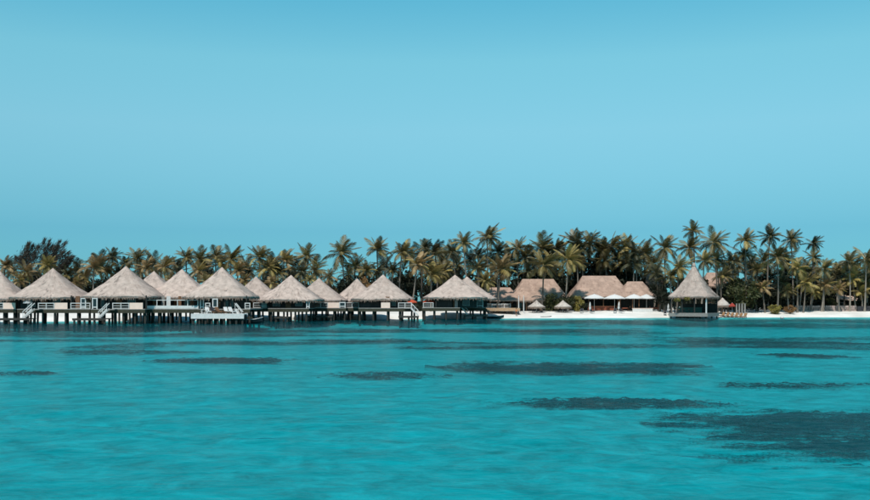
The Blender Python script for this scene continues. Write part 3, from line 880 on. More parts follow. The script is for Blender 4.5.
# ------------------------------------------------------------------ beach restaurants
def hall(px, d, ridge_px, eave_px, yr, ye, depth, label, m='thatch_pink', walls='dark', seed=20, round_=0.3, flare=0.12, rz=0.0, name='thatched_hall', tufts=520, wall_mat='dark_wood'):
    s = F / d; x = X(px, d); zb = 1.3
    e = empty(name, (x, d, zb), rz, label, 'building')
    a = eave_px / s; r = ridge_px / s
    zev, zr = Z(ye, d - depth * .9) - zb, Z(yr, d) - zb
    thatch_roof(e, a, depth, zr - zev, zev, M[m], ridge=r, flare=flare, round_=round_, seed=seed, tufts=tufts, courses=13)
    if walls == 'dark':
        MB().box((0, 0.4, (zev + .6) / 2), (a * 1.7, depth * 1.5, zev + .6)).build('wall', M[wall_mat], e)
        wyf = 0.4 - depth * .75
        n = max(2, int(a * 1.6 / 2.2))
        for k in range(n):
            xx = -a * .8 + a * 1.6 * (k + .5) / n
            fr = MB()
            for dx in (-.6, .6): fr.box((xx + dx, wyf - .04, 1.25), (.1, .08, 1.5))
            for dz in (.5, 2.0): fr.box((xx, wyf - .042, dz), (1.3, .08, .1))
            w_ = fr.build('window', M['brown_wood'], e)
            MB().box((xx, wyf - .012, 1.25), (1.1, .03, 1.4)).build('pane', M['glass'], w_)
    else:
        MB().box((0, depth * .35, (zev + .6) / 2), (a * 1.7, depth * .9, zev + .6)).build('wall', M[wall_mat], e)
    n = max(2, int(a * 1.8 / 3.2))
    for k in range(n + 1):
        MB().box((-a * .9 + a * 1.8 * k / n, -depth * .86, (zev + .25) / 2), (.2, .2, zev + .25)).build('post', M['brown_wood'], e)
    MB().box((0, 0, 0.02), (a * 1.9, depth * 1.85, .12)).build('floor_slab', M['grey_wood'], e)
    return e

hall(538, 222, 15.5, 31, 279, 300.5, 6.2, 'pinkish thatched beach hall whose roof carries a dark palm shadow', seed=21)
hall(500, 226, 10, 21, 287.5, 297.5, 4.0, 'lower stepped thatch hall half hidden behind the tan terrace', seed=22, tufts=260)
hall(599, 228, 16.5, 31.5, 275.8, 297, 7.0, 'largest pinkish thatched dining hall with an open front behind white parasols', walls='open', seed=23)
hall(635, 226, 7.5, 21, 281.5, 297, 5.2, 'round-shouldered thatched hall between the dining hall and the dark trees', walls='open', seed=24, round_=0.75, flare=0.0, tufts=300)
hall(651, 246, 6, 12, 272, 284, 4.5, 'small gabled thatch roof peeping out above the round-shouldered hall', seed=25, tufts=200)
hall(713, 246, 6, 13, 272.5, 286, 4.5, 'brownish thatched roof half hidden behind the pavilion roof', seed=26, tufts=200)
# awning of the stepped hall
aw = empty('lean_to_shelter', (X(503, 217), 217, 1.3), 0, 'sloping thatch lean-to over the tables behind the tan terrace', 'shelter')
zt, zl = Z(293, 219) - 1.3, Z(300.3, 214) - 1.3
wA = 14 / F * 217
vs = []
q = MB()
for k in range(15):
    x0 = -wA + 2 * wA * k / 15; x1 = -wA + 2 * wA * (k + 1) / 15
    j = rnd.uniform(-.06, .06)
    q.add([(x0, -3, zl + j), (x1, -3, zl + j), (x1, 2.5, zt), (x0, 2.5, zt), (x0, -3, zl + j - .22), (x1, -3, zl + j - .22), (x1, 2.5, zt - .2), (x0, 2.5, zt - .2)],
          [(0, 1, 2, 3), (7, 6, 5, 4), (0, 4, 5, 1), (3, 2, 6, 7), (0, 3, 7, 4), (1, 5, 6, 2)])
q.build('roof', M['thatch_pink'], aw)
for k in range(5): MB().box((-wA * .95 + wA * 1.9 * k / 4, -2.7, zl / 2), (.16, .16, zl - .1)).build('post', M['brown_wood'], aw)

# tan terrace on posts
dT = 203.0
te = empty('beach_terrace', (X(503.5, dT), dT, 0), 0, 'tan timber terrace on short posts at the sand\'s edge', 'terrace')
tw = 33 / F * dT
zd = Z(308.2, dT)
MB().box((0, 4, zd - .07), (tw, 8, .14)).build('deck', M['tan_wood'], te)
MB().box((0, -0.04, zd - .36), (tw, .1, .55)).build('fascia_board', M['tan_wood'], te)
for k in range(6):
    for yy in (.3, 4, 7.6):
        xx = -tw / 2 + .3 + (tw - .6) * k / 5
        zg = gz(te.location.x + xx, dT + yy)
        if zg < zd - .3: MB().box((xx, yy, (zg - .2 + zd - .1) / 2), (.2, .2, zd - zg + .1)).build('post', M['pile_wood'], te)
railing(te, -tw / 2 + .1, tw * .3, 7.4, zd, .95, 1.5)
for i, (p, lb) in enumerate([(494, 'white table on the tan terrace closest to the bungalow pair'), (500, 'white table in the middle of the tan terrace'), (506, 'white table at the beach end of the tan terrace')]):
    t_ = empty('cafe_table', (X(p, dT + 4), dT + 4, zd), 0, lb, 'table', 'white tables on the tan terrace')
    MB().box((0, 0, .74), (1.0, 1.0, .06)).build('table_top', M['white_paint'], t_)
    MB().tube([(0, 0, 0), (0, 0, .71)], [.06, .05], 8).build('pedestal', M['grey_wood'], t_)
    MB().lathe([(0, .001), (.32, .001), (.3, .05), (0, .06)], 12).build('foot', M['grey_wood'], t_)

# poles by the terrace
for p, lb in ((518.7, 'slim white pole standing at the corner of the tan terrace'), (523.7, 'slim white pole one step east of the terrace corner pole')):
    d = 207.0; x = X(p, d); z0 = gz(x, d)
    o = empty('flag_pole', (x, d, z0 - .05), 0, lb, 'pole', 'white poles beside the terrace')
    h = Z(296.5, d) - z0
    MB().tube([(0, 0, 0), (0, 0, h)], [.13, .08], 8).build('pole', M['white_paint'], o)
    MB().lathe([(0, .0), (.1, .03), (.12, .1), (.08, .17), (0, .19)], 10, (0, 0, h)).build('finial', M['white_paint'], o)

# big white parasols before the dining hall
for p, hwp, y0, d, lb in ((594.3, 10.7, 294.0, 217, 'wide white parasol at the west end of the parasol row'), (614.6, 11, 294.2, 216, 'wide white parasol second in the row, before the dining hall'),
                    (634, 9.5, 294.0, 216, 'white parasol third in the row, overlapping the one by the trees'), (646.5, 10, 294.2, 218.5, 'white parasol at the end of the row, nearest the dark trees')):
    r = hwp / F * d; zg = gz(X(p, d), d)
    parasol(p, d, zg, r, Z(y0, d), M['white_cloth'], lb, 0.95, 'wide white parasols before the dining hall')

# dining furniture under the open halls
def dining_chair(x, y, zb, rz, label, m='brown_wood', group='wooden dining chairs under the halls'):
    e = empty('dining_chair', (x, y, zb), rz, label, 'chair', group)
    MB().box((0, 0, .45), (.5, .5, .07)).build('seat', M[m], e)
    MB().box((0, .23, .85), (.5, .05, .5)).build('backrest', M[m], e)
    lm = MB().box((0, 0, .21), (.06, .06, .42)).mesh('leg', M[m])
    for a in (-.2, .2):
        for b in (-.2, .2): place('leg', lm, e, (a, b, 0))
def dining_table(x, y, zb, label, m='red_wood'):
    e = empty('dining_table', (x, y, zb), 0, label, 'table', 'wooden dining tables under the halls')
    MB().box((0, 0, .75), (1.5, .9, .07)).build('table_top', M[m], e)
    MB().box((0, -.42, .62), (1.4, .04, .2)).build('apron', M[m], e)
    lm = MB().box((0, 0, .355), (.09, .09, .71)).mesh('leg', M[m])
    for a in (-.65, .65):
        for b in (-.36, .36): place('leg', lm, e, (a, b, 0))
spots = [(593, 'behind the west furled parasol'), (599, 'under the west white parasol'), (605, 'between the first two white parasols'), (611.5, 'behind the second furled parasol'), (625, 'between the second and third white parasols'), (655, 'beside the dark trees')]
for i, (p, w) in enumerate(spots):
    d = 219.5; x = X(p, d); z = gz(x, d)
    dining_table(x, d, z, 'red-brown dining table ' + w, 'red_wood')
    for j, (dx, r, side) in enumerate(((-.95, PI / 2, 'west'), (.95, -PI / 2, 'east'))):
        dining_chair(x + dx, d + .1, z, r, f'wooden chair at the {side} end of the table ' + w, 'red_wood' if i % 2 else 'brown_wood')
bar = empty('serving_counter', (X(601, 222), 222, 1.42), 0, 'long red-brown serving counter along the open dining hall', 'counter')
bw = 27 / F * 222
MB().box((0, 0, .5), (bw, .5, 1.0)).build('front', M['red_wood'], bar)
MB().box((0, 0, 1.04), (bw + .2, .7, .08)).build('counter_top', M['brown_wood'], bar)
lw = empty('terrace_wall', (X(642.5, 213.5), 213.5, 0.9), 0, 'low whitewashed terrace wall before the round-shouldered hall', 'wall')
ww = 20 / F * 213.5
zt = Z(308.6, 213.5) - .9
MB().box((0, 0, zt / 2), (ww, .5, zt)).build('wall', M['white_paint'], lw)
MB().box((0, 0, zt + .04), (ww + .15, .65, .09)).build('coping', M['beige_panel'], lw)

# furled parasols with loungers either side
for i, (p, dd, lean, lb, n2) in enumerate(((590, 210, 0.0, 'upright furled white parasol on the sand under the west parasol', 'the upright furled parasol before the dining hall'),
                                     (618.3, 210, 0.18, 'slightly leaning furled white parasol before the dining hall', 'the leaning furled parasol before the dining hall'),
                                     (668.3, 209.5, 0.0, 'furled white parasol on the sand beside the over-water pavilion', 'the furled parasol next to the pavilion'))):
    furled_parasol(p, dd, lb, lean)
    for s, w in ((-1, 'west'), (1, 'east')):
        pp = p + s * 3.2
        if i == 0: pp = p + (-8.5 if s < 0 else 1.8)
        x = X(pp, dd - .3); lounger(x, dd - .3, gz(x, dd - .3), s * 0.25, f'white lounger {w} of {n2}', 'white_paint', 'dark_cushion', 'white loungers on the sand')

# thatched beach umbrellas
def thatch_umbrella(px, d, hw, yt, ye, label, seats=True):
    s = F / d; x = X(px, d); zb = gz(x, d)
    e = empty('thatched_umbrella', (x, d, zb - .05), 0, label, 'beach umbrella', 'thatched umbrellas on the beach')
    zev = Z(ye, d) - zb + .05; zt = Z(yt, d) - zb + .05
    MB().tube([(0, 0, 0), (0, 0, zt - .2)], [.11, .09], 8).build('post', M['white_paint'] if seats else M['brown_wood'], e)
    thatch_roof(e, hw / s, hw / s, zt - zev, zev, M['thatch_pale'], flare=0.15, round_=1.0, tufts=120, seed=int(px), courses=6, thick=.12)
    rb = MB()
    for k in range(6):
        a = 2 * PI * k / 6
        rb.beam((0, 0, zt - .5), (hw / s * .9 * math.cos(a), hw / s * .9 * math.sin(a), zev + .05), .06)
    rb.build('rib_frame', M['brown_wood'], e)
for p, lb, at_ in ((536.5, 'thatched beach umbrella closest to the tan terrace', 'the thatched umbrella by the terrace'), (563, 'thatched beach umbrella in front of the yellowish shrubs', 'the thatched umbrella by the yellowish shrubs')):
    thatch_umbrella(p, 209.5, 8.7, 300.2, 306.8, lb)
    for s, w in ((-1, 'west'), (1, 'east')):
        x = X(p + s * 2.6, 209); lounger(x, 209, gz(x, 209), s * .15, f'dark wooden lounger in the shade, {w} side of {at_}', 'pile_wood', 'dark_cushion', 'dark loungers under thatched umbrellas')
thatch_umbrella(722.5, 214, 8, 297.6, 305.5, 'thatched beach umbrella behind the wooden chair row, next to the pavilion', False)

# ------------------------------------------------------------------ over-water pavilion
dV = 205.0
pv = empty('pavilion', (X(694, dV), dV, 0), math.radians(-33), 'open-sided pavilion with a tall steep thatch spire at the water\'s edge', 'pavilion')
s = F / dV
hP = 20.6 / s * 1.0
zev, zpk = Z(296.8, dV - 5), Z(263.5, dV)
thatch_roof(pv, hP, hP, zpk - zev, zev, M['thatch_grey'], flare=0.42, round_=0.13, seed=44, tufts=700, courses=16, thick=.22)
MB().lathe([(.0, -.5), (.42, -.5), (.30, -.1), (.2, .12), (0, .16)], 10, (0, 0, zpk)).build('finial', M['thatch_grey'], pv)
zD = Z(313.2, dV - 5)
MB().box((0, 0, zD - .08), (hP * 1.86, hP * 1.86, .16)).build('deck', M['grey_wood'], pv)
for sy in (-1, 1):
    MB().box((0, sy * (hP * .93 + .04), zD - .4), (hP * 1.86, .08, .7)).build('fascia_board', M['grey_wood'], pv)
    MB().box((sy * (hP * .93 + .04), 0, zD - .4), (.08, hP * 1.86, .7)).build('fascia_board', M['grey_wood'], pv)
pm = MB().box((0, 0, .5), (.26, .26, 1)).mesh('post', M['white_paint'])
pm2 = MB().box((0, 0, .5), (.22, .22, 1)).mesh('post', M['dark_wood'])
for a in (-.86, -.3, .3, .86):
    for b in (-.86, .86):
        o = place('post', pm if (a == .86 and b == -.86) else pm2, pv, (a * hP, b * hP, zD), (0, 0, 0), (1, 1, zev + .3 - zD))
    for b in (-.85, 0, .85): pile(pv, a * hP, b * hP, zD - .1, -1.7)
for b in (-.3, .3): place('post', pm2, pv, (-.86 * hP, b * hP, zD), (0, 0, 0), (1, 1, zev + .3 - zD))
MB().box((0, .86 * hP, zD + 1.0), (hP * 1.7, .12, 2.0)).build('back_screen', M['dark_wood'], pv)
for a0, a1 in ((-.86, .3),):
    MB().box(((a0 + a1) / 2 * hP, .2 * hP, zD + .55), ((a1 - a0) * hP, .6, 1.1)).build('bar_front', M['green_counter'], pv)
    MB().box(((a0 + a1) / 2 * hP, .18 * hP, zD + 1.14), ((a1 - a0) * hP + .2, .85, .08)).build('bar_top', M['green_counter'], pv)
# leafy baskets hanging in the pavilion, stools at its bar
def leaf_quads(n, cx, cy, cz, rx, ry, rz_, size, R, shell=0.5):
    P = R.normal(size=(n, 3)); P /= np.linalg.norm(P, axis=1, keepdims=True)
    P *= (shell + (1 - shell) * R.random((n, 1)))
    C = np.array([cx, cy, cz]) + P * np.array([rx, ry, rz_])
    A = R.normal(size=(n, 3)); A /= np.linalg.norm(A, axis=1, keepdims=True)
    A[:, 2] -= 0.3; A /= np.linalg.norm(A, axis=1, keepdims=True)
    Bv = np.cross(A, R.normal(size=(n, 3))); Bv /= np.linalg.norm(Bv, axis=1, keepdims=True)
    l = size * (0.6 + 0.8 * R.random((n, 1))); w = l * 0.38
    return np.stack([C - A * l * .5, C + Bv * w * .5, C + A * l * .5, C - Bv * w * .5], 1)
RG = np.random.default_rng(11)
for p, y, d, lb in ((677, 300, 201.2, 'yellow-green hanging plant at the west end of the pavilion front'), (687.5, 298.8, 201.0, 'yellow-green hanging plant under the middle of the pavilion eave')):
    e = empty('hanging_plant', (X(p, d), d, Z(y, d) - .3), 0, lb, 'plant', 'plants hanging in the pavilion')
    place('foliage', quads_mesh('foliage', leaf_quads(150, 0, 0, .3, .75, .5, .45, .34, RG), M['leaf_yellow']), e)
    MB().lathe([(0, .02), (.16, .05), (.24, .3), (.22, .3), (0, .1)], 10).build('basket', M['brown_wood'], e)
    top = Z(295.5, d) - (Z(y, d) - .3)
    MB().tube([(0, 0, .25), (0, 0, top)], [.012, .012], 5).build('cord', M['pile_wood'], e)
for i, (p, w) in enumerate(((679, 'first'), (684, 'second'), (689, 'third'), (694, 'fourth'))):
    d = 203.6
    e = empty('bar_stool', (X(p, d), d, zD), 0, f'{w} dark bar stool from the pavilion\'s west post', 'stool', 'stools at the pavilion bar')
    MB().lathe([(0, .76), (.2, .76), (.2, .82), (0, .83)], 12).build('seat', M['brown_wood'], e)
    lm = MB().beam((.2, .2, 0), (.12, .12, .76), .05).mesh('leg', M['pile_wood'])
    for k in range(4): place('leg', lm, e, rot=(0, 0, k * PI / 2))

# row of reclined wooden chairs and grey posts east of the pavilion
for i in range(6):
    p = 722 + i * 4.4; d = 209.6
    x = X(p, d)
    w = ('first', 'second', 'third', 'fourth', 'fifth', 'sixth')[i]
    e = lounger(x, d, gz(x, d), -0.95, f'{w} reclined wooden chair east of the pavilion, counted from its deck', 'brown_wood', 'ochre_wood', 'reclined wooden chairs beside the pavilion', 'beach_chair', 55)
    e['category'] = 'beach chair'
for i, p in enumerate((721, 724.6, 728.2, 736.5, 739.2, 742, 744.8)):
    d = 213; x = X(p, d); z0 = gz(x, d)
    dark = p < 730
    e = empty('timber_post', (x, d, z0 - .1), 0, ('dark' if dark else 'pale grey') + f' timber post, ' + ('first', 'second', 'third', 'fourth', 'fifth', 'sixth', 'seventh')[i] + ' from the pavilion, behind the wooden chairs', 'post', 'posts behind the wooden chairs')
    h = Z(303.8, d) - z0 + .1
    MB().box((0, 0, h / 2), (.3, .26, h), taper=.9).build('shaft', M['pile_wood' if dark else 'grey_wood'], e)
    MB().box((0, 0, h + .03), (.34, .3, .06)).build('cap', M['pile_wood' if dark else 'grey_wood'], e)
parasol(732.2, 212.2, gz(X(732.2, 212.2), 212.2), .75, Z(302.8, 212.2), M['red_dull'], 'small red parasol behind the row of wooden chairs', .75)

# low stone wall along the east beach
def stone_wall(px0, px1, d0, d1, ytop, label, m):
    x0, x1 = X(px0, d0), X(px1, d1)
    e = empty('stone_wall', ((x0 + x1) / 2, (d0 + d1) / 2, 0), math.atan2(d1 - d0, x1 - x0), label, 'wall', 'low walls at the back of the beach')
    L = math.hypot(x1 - x0, d1 - d0); zt = Z(ytop, d0); zb = gz((x0 + x1) / 2, (d0 + d1) / 2) - .15
    ms = [MB().box((0, 0, 0), (1, 1, 1), taper=t).mesh('stone', m) for t in (.9, .95, .86)]
    rows = 3; hh = (zt - zb) / rows
    for r in range(rows):
        u = -L / 2
        while u < L / 2 - .2:
            w = min(rnd.uniform(.7, 1.5), L / 2 - u)
            place('stone', rnd.choice(ms), e, (u + w / 2, rnd.uniform(-.06, .06), zb + hh * (r + .5) + rnd.uniform(-.02, .02)), (rnd.uniform(-.03, .03), rnd.uniform(-.02, .02), 0), (w * .95, .55 + rnd.uniform(-.06, .06), hh * .96))
            u += w
    MB().box((0, .05, (zt + zb) / 2 - .08), (L - .1, .3, zt - zb - .12)).build('mortar_core', M['dark_stone'], e)
stone_wall(795, 856.5, 224, 224, 305.6, 'low pinkish stone wall at the back of the white sand', M['wall_stone'])
stone_wall(857.2, 900, 223, 223, 306.2, 'dark low stone wall running out of frame beyond the pinkish one', M['dark_stone'])

# pale-roofed house between the palms at the east end
hs = empty('beach_house', (X(843, 237), 237, 1.4), 0.15, 'house with a pale sloping roof glimpsed behind the east palms', 'house')
zt, zl = Z(293.8, 237) - 1.4, Z(299.8, 234) - 1.4
MB().box((0, 1, zl / 2), (6.4, 4, zl)).build('wall', M['dark_wood'], hs)
MB().add([(-3.9, -3, zl + .5), (3.9, -3, zl - .5), (3.9, 2, zt - .6), (-3.9, 2, zt + .4), (-3.9, -3, zl + .3), (3.9, -3, zl - .7), (3.9, 2, zt - .85), (-3.9, 2, zt + .2)],
         [(0, 1, 2, 3), (7, 6, 5, 4), (0, 4, 5, 1), (3, 2, 6, 7), (0, 3, 7, 4), (1, 5, 6, 2)]).build('roof', M['pale_roof'], hs)
w_ = MB().box((-1.2, -1.03, 1.3), (1.3, .08, 1.2)).build('window', M['white_paint'], hs)
MB().box((-1.2, -1.08, 1.3), (1.1, .03, 1.0)).build('pane', M['glass'], w_)

# white mooring buoy
bx = X(782, 203)
bu = empty('mooring_buoy', (bx, 203, 0), 0, 'small white mooring buoy just off the east sand', 'buoy')
MB().lathe([(0, -.3), (.28, -.24), (.42, 0), (.34, .28), (.1, .44), (.07, .6), (0, .62)], 14).build('float', M['white_paint'], bu, smooth=True)
MB().lathe([(.425, -.03), (.44, 0), (.425, .03)], 14).build('band', M['grey_wood'], bu)

# ------------------------------------------------------------------ a person at the water's edge
def person(px, d, label):
    x = X(px, d); z0 = gz(x, d)
    e = empty('person', (x, d, z0), 0.5, label, 'person')
    J = {'pel': (0, 0, .95), 'chest': (.01, .0, 1.25), 'neck': (0, .01, 1.48), 'head': (0, -.01, 1.60), 'top': (0, 0, 1.72),
         'lh': (-.10, 0, .90), 'lk': (-.12, -.03, .50), 'la': (-.13, .03, .08), 'lt': (-.14, -.14, .04),
         'rh': (.10, 0, .90), 'rk': (.13, .04, .49), 'ra': (.13, .12, .09), 'rt': (.14, -.05, .04),
         'ls': (-.19, 0, 1.41), 'le': (-.26, .05, 1.14), 'lw': (-.24, -.08, .92), 'lf': (-.23, -.12, .82),
         'rs': (.19, 0, 1.41), 're': (.30, .06, 1.17), 'rw': (.20, -.12, 1.02), 'rf': (.14, -.16, .96)}
    R = {'pel': .15, 'chest': .16, 'neck': .062, 'head': .095, 'top': .07, 'lh': .095, 'lk': .062, 'la': .042, 'lt': .038, 'rh': .095, 'rk': .062, 'ra': .042, 'rt': .038,
         'ls': .06, 'le': .042, 'lw': .03, 'lf': .03, 'rs': .06, 're': .042, 'rw': .03, 'rf': .03}
    E = [('pel', 'chest'), ('chest', 'neck'), ('neck', 'head'), ('head', 'top'), ('pel', 'lh'), ('lh', 'lk'), ('lk', 'la'), ('la', 'lt'), ('pel', 'rh'), ('rh', 'rk'), ('rk', 'ra'), ('ra', 'rt'),
         ('chest', 'ls'), ('ls', 'le'), ('le', 'lw'), ('lw', 'lf'), ('chest', 'rs'), ('rs', 're'), ('re', 'rw'), ('rw', 'rf')]
    ks = list(J)
    fing = []
    co = [J[k] for k in ks]; rad = [R[k] for k in ks]; ed = [(ks.index(a), ks.index(b)) for a, b in E]
    for hnd, sg in (('lf', -1), ('rf', 1)):
        b = Vector(J[hnd])
        for k in range(5):
            off = Vector(((k - 2) * .016, -.012 if k else .02, -.075 - .012 * (2 - abs(k - 2)))) if k else Vector((-sg * .045, -.02, -.03))
            co.append(tuple(b + off)); rad.append(.009); ed.append((ks.index(hnd), len(co) - 1))
    me = bpy.data.meshes.new('body'); me.from_pydata(co, ed, []); me.materials.append(M['skin'])
    o = place('body', me, e)
    sk = o.modifiers.new('skin', 'SKIN'); sk.use_smooth_shade = True
    for i, v in enumerate(me.skin_vertices[0].data): v.radius = (rad[i], rad[i]); v.use_root = (i == 0)
    sb = o.modifiers.new('sub', 'SUBSURF'); sb.levels = 1; sb.render_levels = 1
    MB().tube([(0, 0, .70), (0, 0, .85), (0, 0, 1.02)], [.20, .205, .165], 12).build('shorts', M['dark_cushion'], e)
    MB().tube([(0, 0, 1.0), (0, 0, 1.25), (0, 0, 1.44)], [.178, .195, .12], 12).build('shirt', M['orange_cloth'], e)
    MB().lathe([(.105, -.03), (.118, .03), (.10, .1), (.05, .145), (0, .15)], 12, (0, .012, 1.63)).build('hair', M['hair'], e)
    for sx in (-.035, .035): MB().box((sx, -.098, 1.635), (.02, .012, .012)).build('eye', M['hair'], e)
    MB().box((0, -.108, 1.605), (.022, .03, .035)).build('nose', M['skin'], e)
    MB().box((0, -.097, 1.565), (.045, .012, .01)).build('mouth', M['red_wood'], e)
person(516.4, 201.3, 'person in dark shorts and an orange top standing where terrace meets sand')

# ------------------------------------------------------------------ palms
def frond_mesh(name, m, L=1.0, bend=1.0, seed=0, nl=23, hang=0.5, width=.034):
    R = random.Random(seed)
    N = 7
    pts = []; tg = []
    p = Vector((0, 0, 0)); a = 0.0
    for i in range(N + 1):
        t = i / N
        ang = -bend * t ** 1.25
        d = Vector((math.cos(ang), 0, math.sin(ang)))
        pts.append(p.copy()); tg.append(d)
        p = p + d * (L / N)
    mb = MB()
    # midrib as a thin V strip
    vs, fs = [], []
    for i in range(N + 1):
        w = .021 * (1 - .85 * i / N)
        vs += [pts[i] + Vector((0, -w, 0)), pts[i] + Vector((0, 0, w * .8)), pts[i] + Vector((0, w, 0))]
    for i in range(N):
        for k in range(2): fs.append((i * 3 + k, i * 3 + k + 1, i * 3 + 4 + k, i * 3 + 3 + k))
    mb.add(vs, fs); n_rib = len(fs)
    for sd in (-1, 1):
        for k in range(nl):
            t = .10 + .90 * (k + R.random() * .6) / nl
            f = min(t, .999) * N; i = int(f); fr = f - i
            q = pts[i].lerp(pts[i + 1], fr); d = tg[i].lerp(tg[i + 1], fr).normalized()
            ll = L * (.30 * math.sin(PI * (t * .80 + .16)) + .05) * R.uniform(.85, 1.1)
            up = Vector((0, 1, 0)).cross(d)
            hg = hang * R.uniform(.6, 1.3)
            dr = (d * (.55 + .5 * t) + Vector((0, sd, 0)) * .85 + Vector((0, 0, -1)) * hg * .8 - up * 0.05).normalized()
            dr2 = (dr + Vector((0, 0, -1)) * hg * .8).normalized()
            w = L * width * R.uniform(.8, 1.2)
            b0, b1 = q - d * w * .5, q + d * w * .5
            mid = q + dr * ll * .55; tip = mid + dr2 * ll * .5
            wv = d * w * .5
            mb.add([b0, b1, mid + wv, mid - wv, tip], [(0, 1, 2, 3), (3, 2, 4)])
    me = mb.mesh(name, m)
    me.materials.append(M['midrib'])
    me.polygons.foreach_set('material_index', [1] * n_rib + [0] * (len(me.polygons) - n_rib))
    return me

FM = {}
for nm, _ in FR:
    FM[nm] = [frond_mesh('frond', M[nm], 1, b, seed=s, hang=hg) for b, s, hg in ((.45, 1, .25), (.8, 2, .35), (1.15, 3, .45), (1.5, 4, .6))]
DEADM = [frond_mesh('dead_frond', M['frond_dead'], 1, b, seed=s, nl=9, hang=.9) for b, s in ((1.1, 8), (1.5, 9))]

TR = []
for k in range(6):
    R = random.Random(90 + k)
    ax, ay = R.uniform(-.05, .05), R.uniform(-.04, .04); cv = R.uniform(-.06, .06)
    pts, rad = [], []
    for i in range(13):
        t = i / 12
        pts.append((ax * t + cv * math.sin(t * PI) , ay * t + cv * .5 * math.sin(t * PI), t))
        rad.append(1.0)
    TR.append((pts, ax, ay))
def trunk_mesh(k, h, r0=.24, r1=.13):
    pts, ax, ay = TR[k % 6]
    P, Rr = [], []
    for i, p in enumerate(pts):
        t = i / 12
        P.append((p[0] * h, p[1] * h, p[2] * h)); Rr.append((r0 + (r1 - r0) * t ** .6) * (1.25 if i == 0 else 1) * (1 + .06 * (-1) ** i))
    return MB().tube(P, Rr, 8).mesh('trunk', M['trunk']), ax * h, ay * h
TM = {}
def palm(px, cy, r, d, kind, label, group, lean=0, seed=0, n=22, wind=.35, dead=1, joined=False, up=1.0):
    """crown centre at photograph (px, cy) at distance d; r crown radius in photograph pixels"""
    R = random.Random(seed * 17 + int(px * 3))
    xc = X(px, d); zc = Z(cy, d)
    if not lean: lean = R.gauss(0, .5)
    wind = R.uniform(.12, .5); up = R.uniform(.86, 1.14)
    k = R.randrange(6)
    zg = gz(xc, d) - .15
    h = zc - zg
    hq = round(h * 2) / 2
    if (k, hq) not in TM: TM[(k, hq)] = trunk_mesh(k, hq)
    me, ox, oy = TM[(k, hq)]
    sc = h / hq
    e = empty('palm_tree', (xc - ox * sc - lean, d - oy * sc, zg), 0, label, 'palm tree', group)
    sh = Matrix(((sc, 0, 0), (0, sc, 0), (0, 0, sc)))
    t = place('trunk', me, e, scale=(sc, sc, sc))
    if lean: t.rotation_euler = (0, math.atan2(lean, h), 0)
    top = Vector((ox * sc + lean, oy * sc, h))
    L = 1.36 * r / F * d
    mats = [kind] * 5 + (['frond_yellow', 'frond_olive'] if kind != 'frond_dark' else ['frond_dark', 'frond_olive'])
    items = []
    for i in range(n):
        f = i / (n - 1)
        az = i * 2.39996 + R.uniform(-.3, .3)
        el = math.radians(82 - 106 * f ** 0.95 * up + R.uniform(-9, 9))
        dv = Vector((math.cos(az) * math.cos(el) + wind * (.5 + .5 * (1 - f)), math.sin(az) * math.cos(el), math.sin(el))).normalized()
        b = 0 if f < .22 else (1 if f < .5 else (2 if f < .78 else 3))
        if R.random() < .2: b = max(0, b - 1)
        items.append((FM[R.choice(mats)][b], dv, L * R.uniform(.72, 1.12) * (.9 if f < .2 else 1.0), R.uniform(-.5, .5), 'frond'))
    for i in range(dead):
        az = R.uniform(0, 2 * PI); el = math.radians(R.uniform(-65, -40))
        items.append((R.choice(DEADM), Vector((math.cos(az) * math.cos(el), math.sin(az) * math.cos(el), math.sin(el))), L * R.uniform(.6, .85), 0, 'dead_frond'))
    for me_, dv, ln, roll, nm in items:
        az = math.atan2(dv.y, dv.x); el = math.asin(max(-1, min(1, dv.z)))
        rot = Matrix.Rotation(az, 3, 'Z') @ Matrix.Rotation(-el, 3, 'Y') @ Matrix.Rotation(roll, 3, 'X')
        o = place(nm, me_, e, top, rot.to_euler(), (ln, ln, ln))
    return e

def back_crown(seed, kind):
    """a palm crown joined into one mesh, for half-hidden palms deep in the grove (unit frond length)"""
    R = random.Random(seed); mb = MB()
    for i in range(20):
        f = i / 19; az = i * 2.4 + R.uniform(-.3, .3)
        el = math.radians(78 - 108 * f ** .85 + R.uniform(-9, 9))
        dv = Vector((math.cos(az) * math.cos(el) + .25, math.sin(az) * math.cos(el), math.sin(el))).normalized()
        src = FM[kind][0 if f < .22 else (1 if f < .5 else (2 if f < .78 else 3))]
        az = math.atan2(dv.y, dv.x); el = math.asin(dv.z); ln = R.uniform(.85, 1.1)
        rot = Matrix.Rotation(az, 3, 'Z') @ Matrix.Rotation(-el, 3, 'Y') @ Matrix.Rotation(R.uniform(-.5, .5), 3, 'X')
        mb.add([rot @ (v.co * ln) for v in src.vertices], [tuple(p.vertices) for p in src.polygons])
    return mb.mesh('crown', M[kind])
BC = [back_crown(61, 'frond_dark'), back_crown(62, 'frond_olive'), back_crown(63, 'frond_dark')]
def back_palm(px, cy, r, d, k, label, group):
    R = random.Random(int(px * 7)); xc = X(px, d); zg = gz(xc, d) - .15; h = Z(cy, d) - zg
    hq = round(h * 2) / 2; kk = R.randrange(6)
    if (kk, hq) not in TM: TM[(kk, hq)] = trunk_mesh(kk, hq)
    me, ox, oy = TM[(kk, hq)]
    e = empty('palm_tree', (xc - ox, d - oy, zg), 0, label, 'palm tree', group)
    place('trunk', me, e, scale=(1, 1, h / hq))
    L = 1.28 * r / F * d
    place('crown', BC[k % 3], e, (ox, oy, h), (0, 0, R.uniform(0, 6)), (L, L, L))

O, DK, Y, BR = 'frond_olive', 'frond_dark', 'frond_yellow', 'frond_brown'
G1, G2, G3 = 'palms behind the stilt bungalows', 'palms of the dense grove behind the beach', 'palms on the east beach'
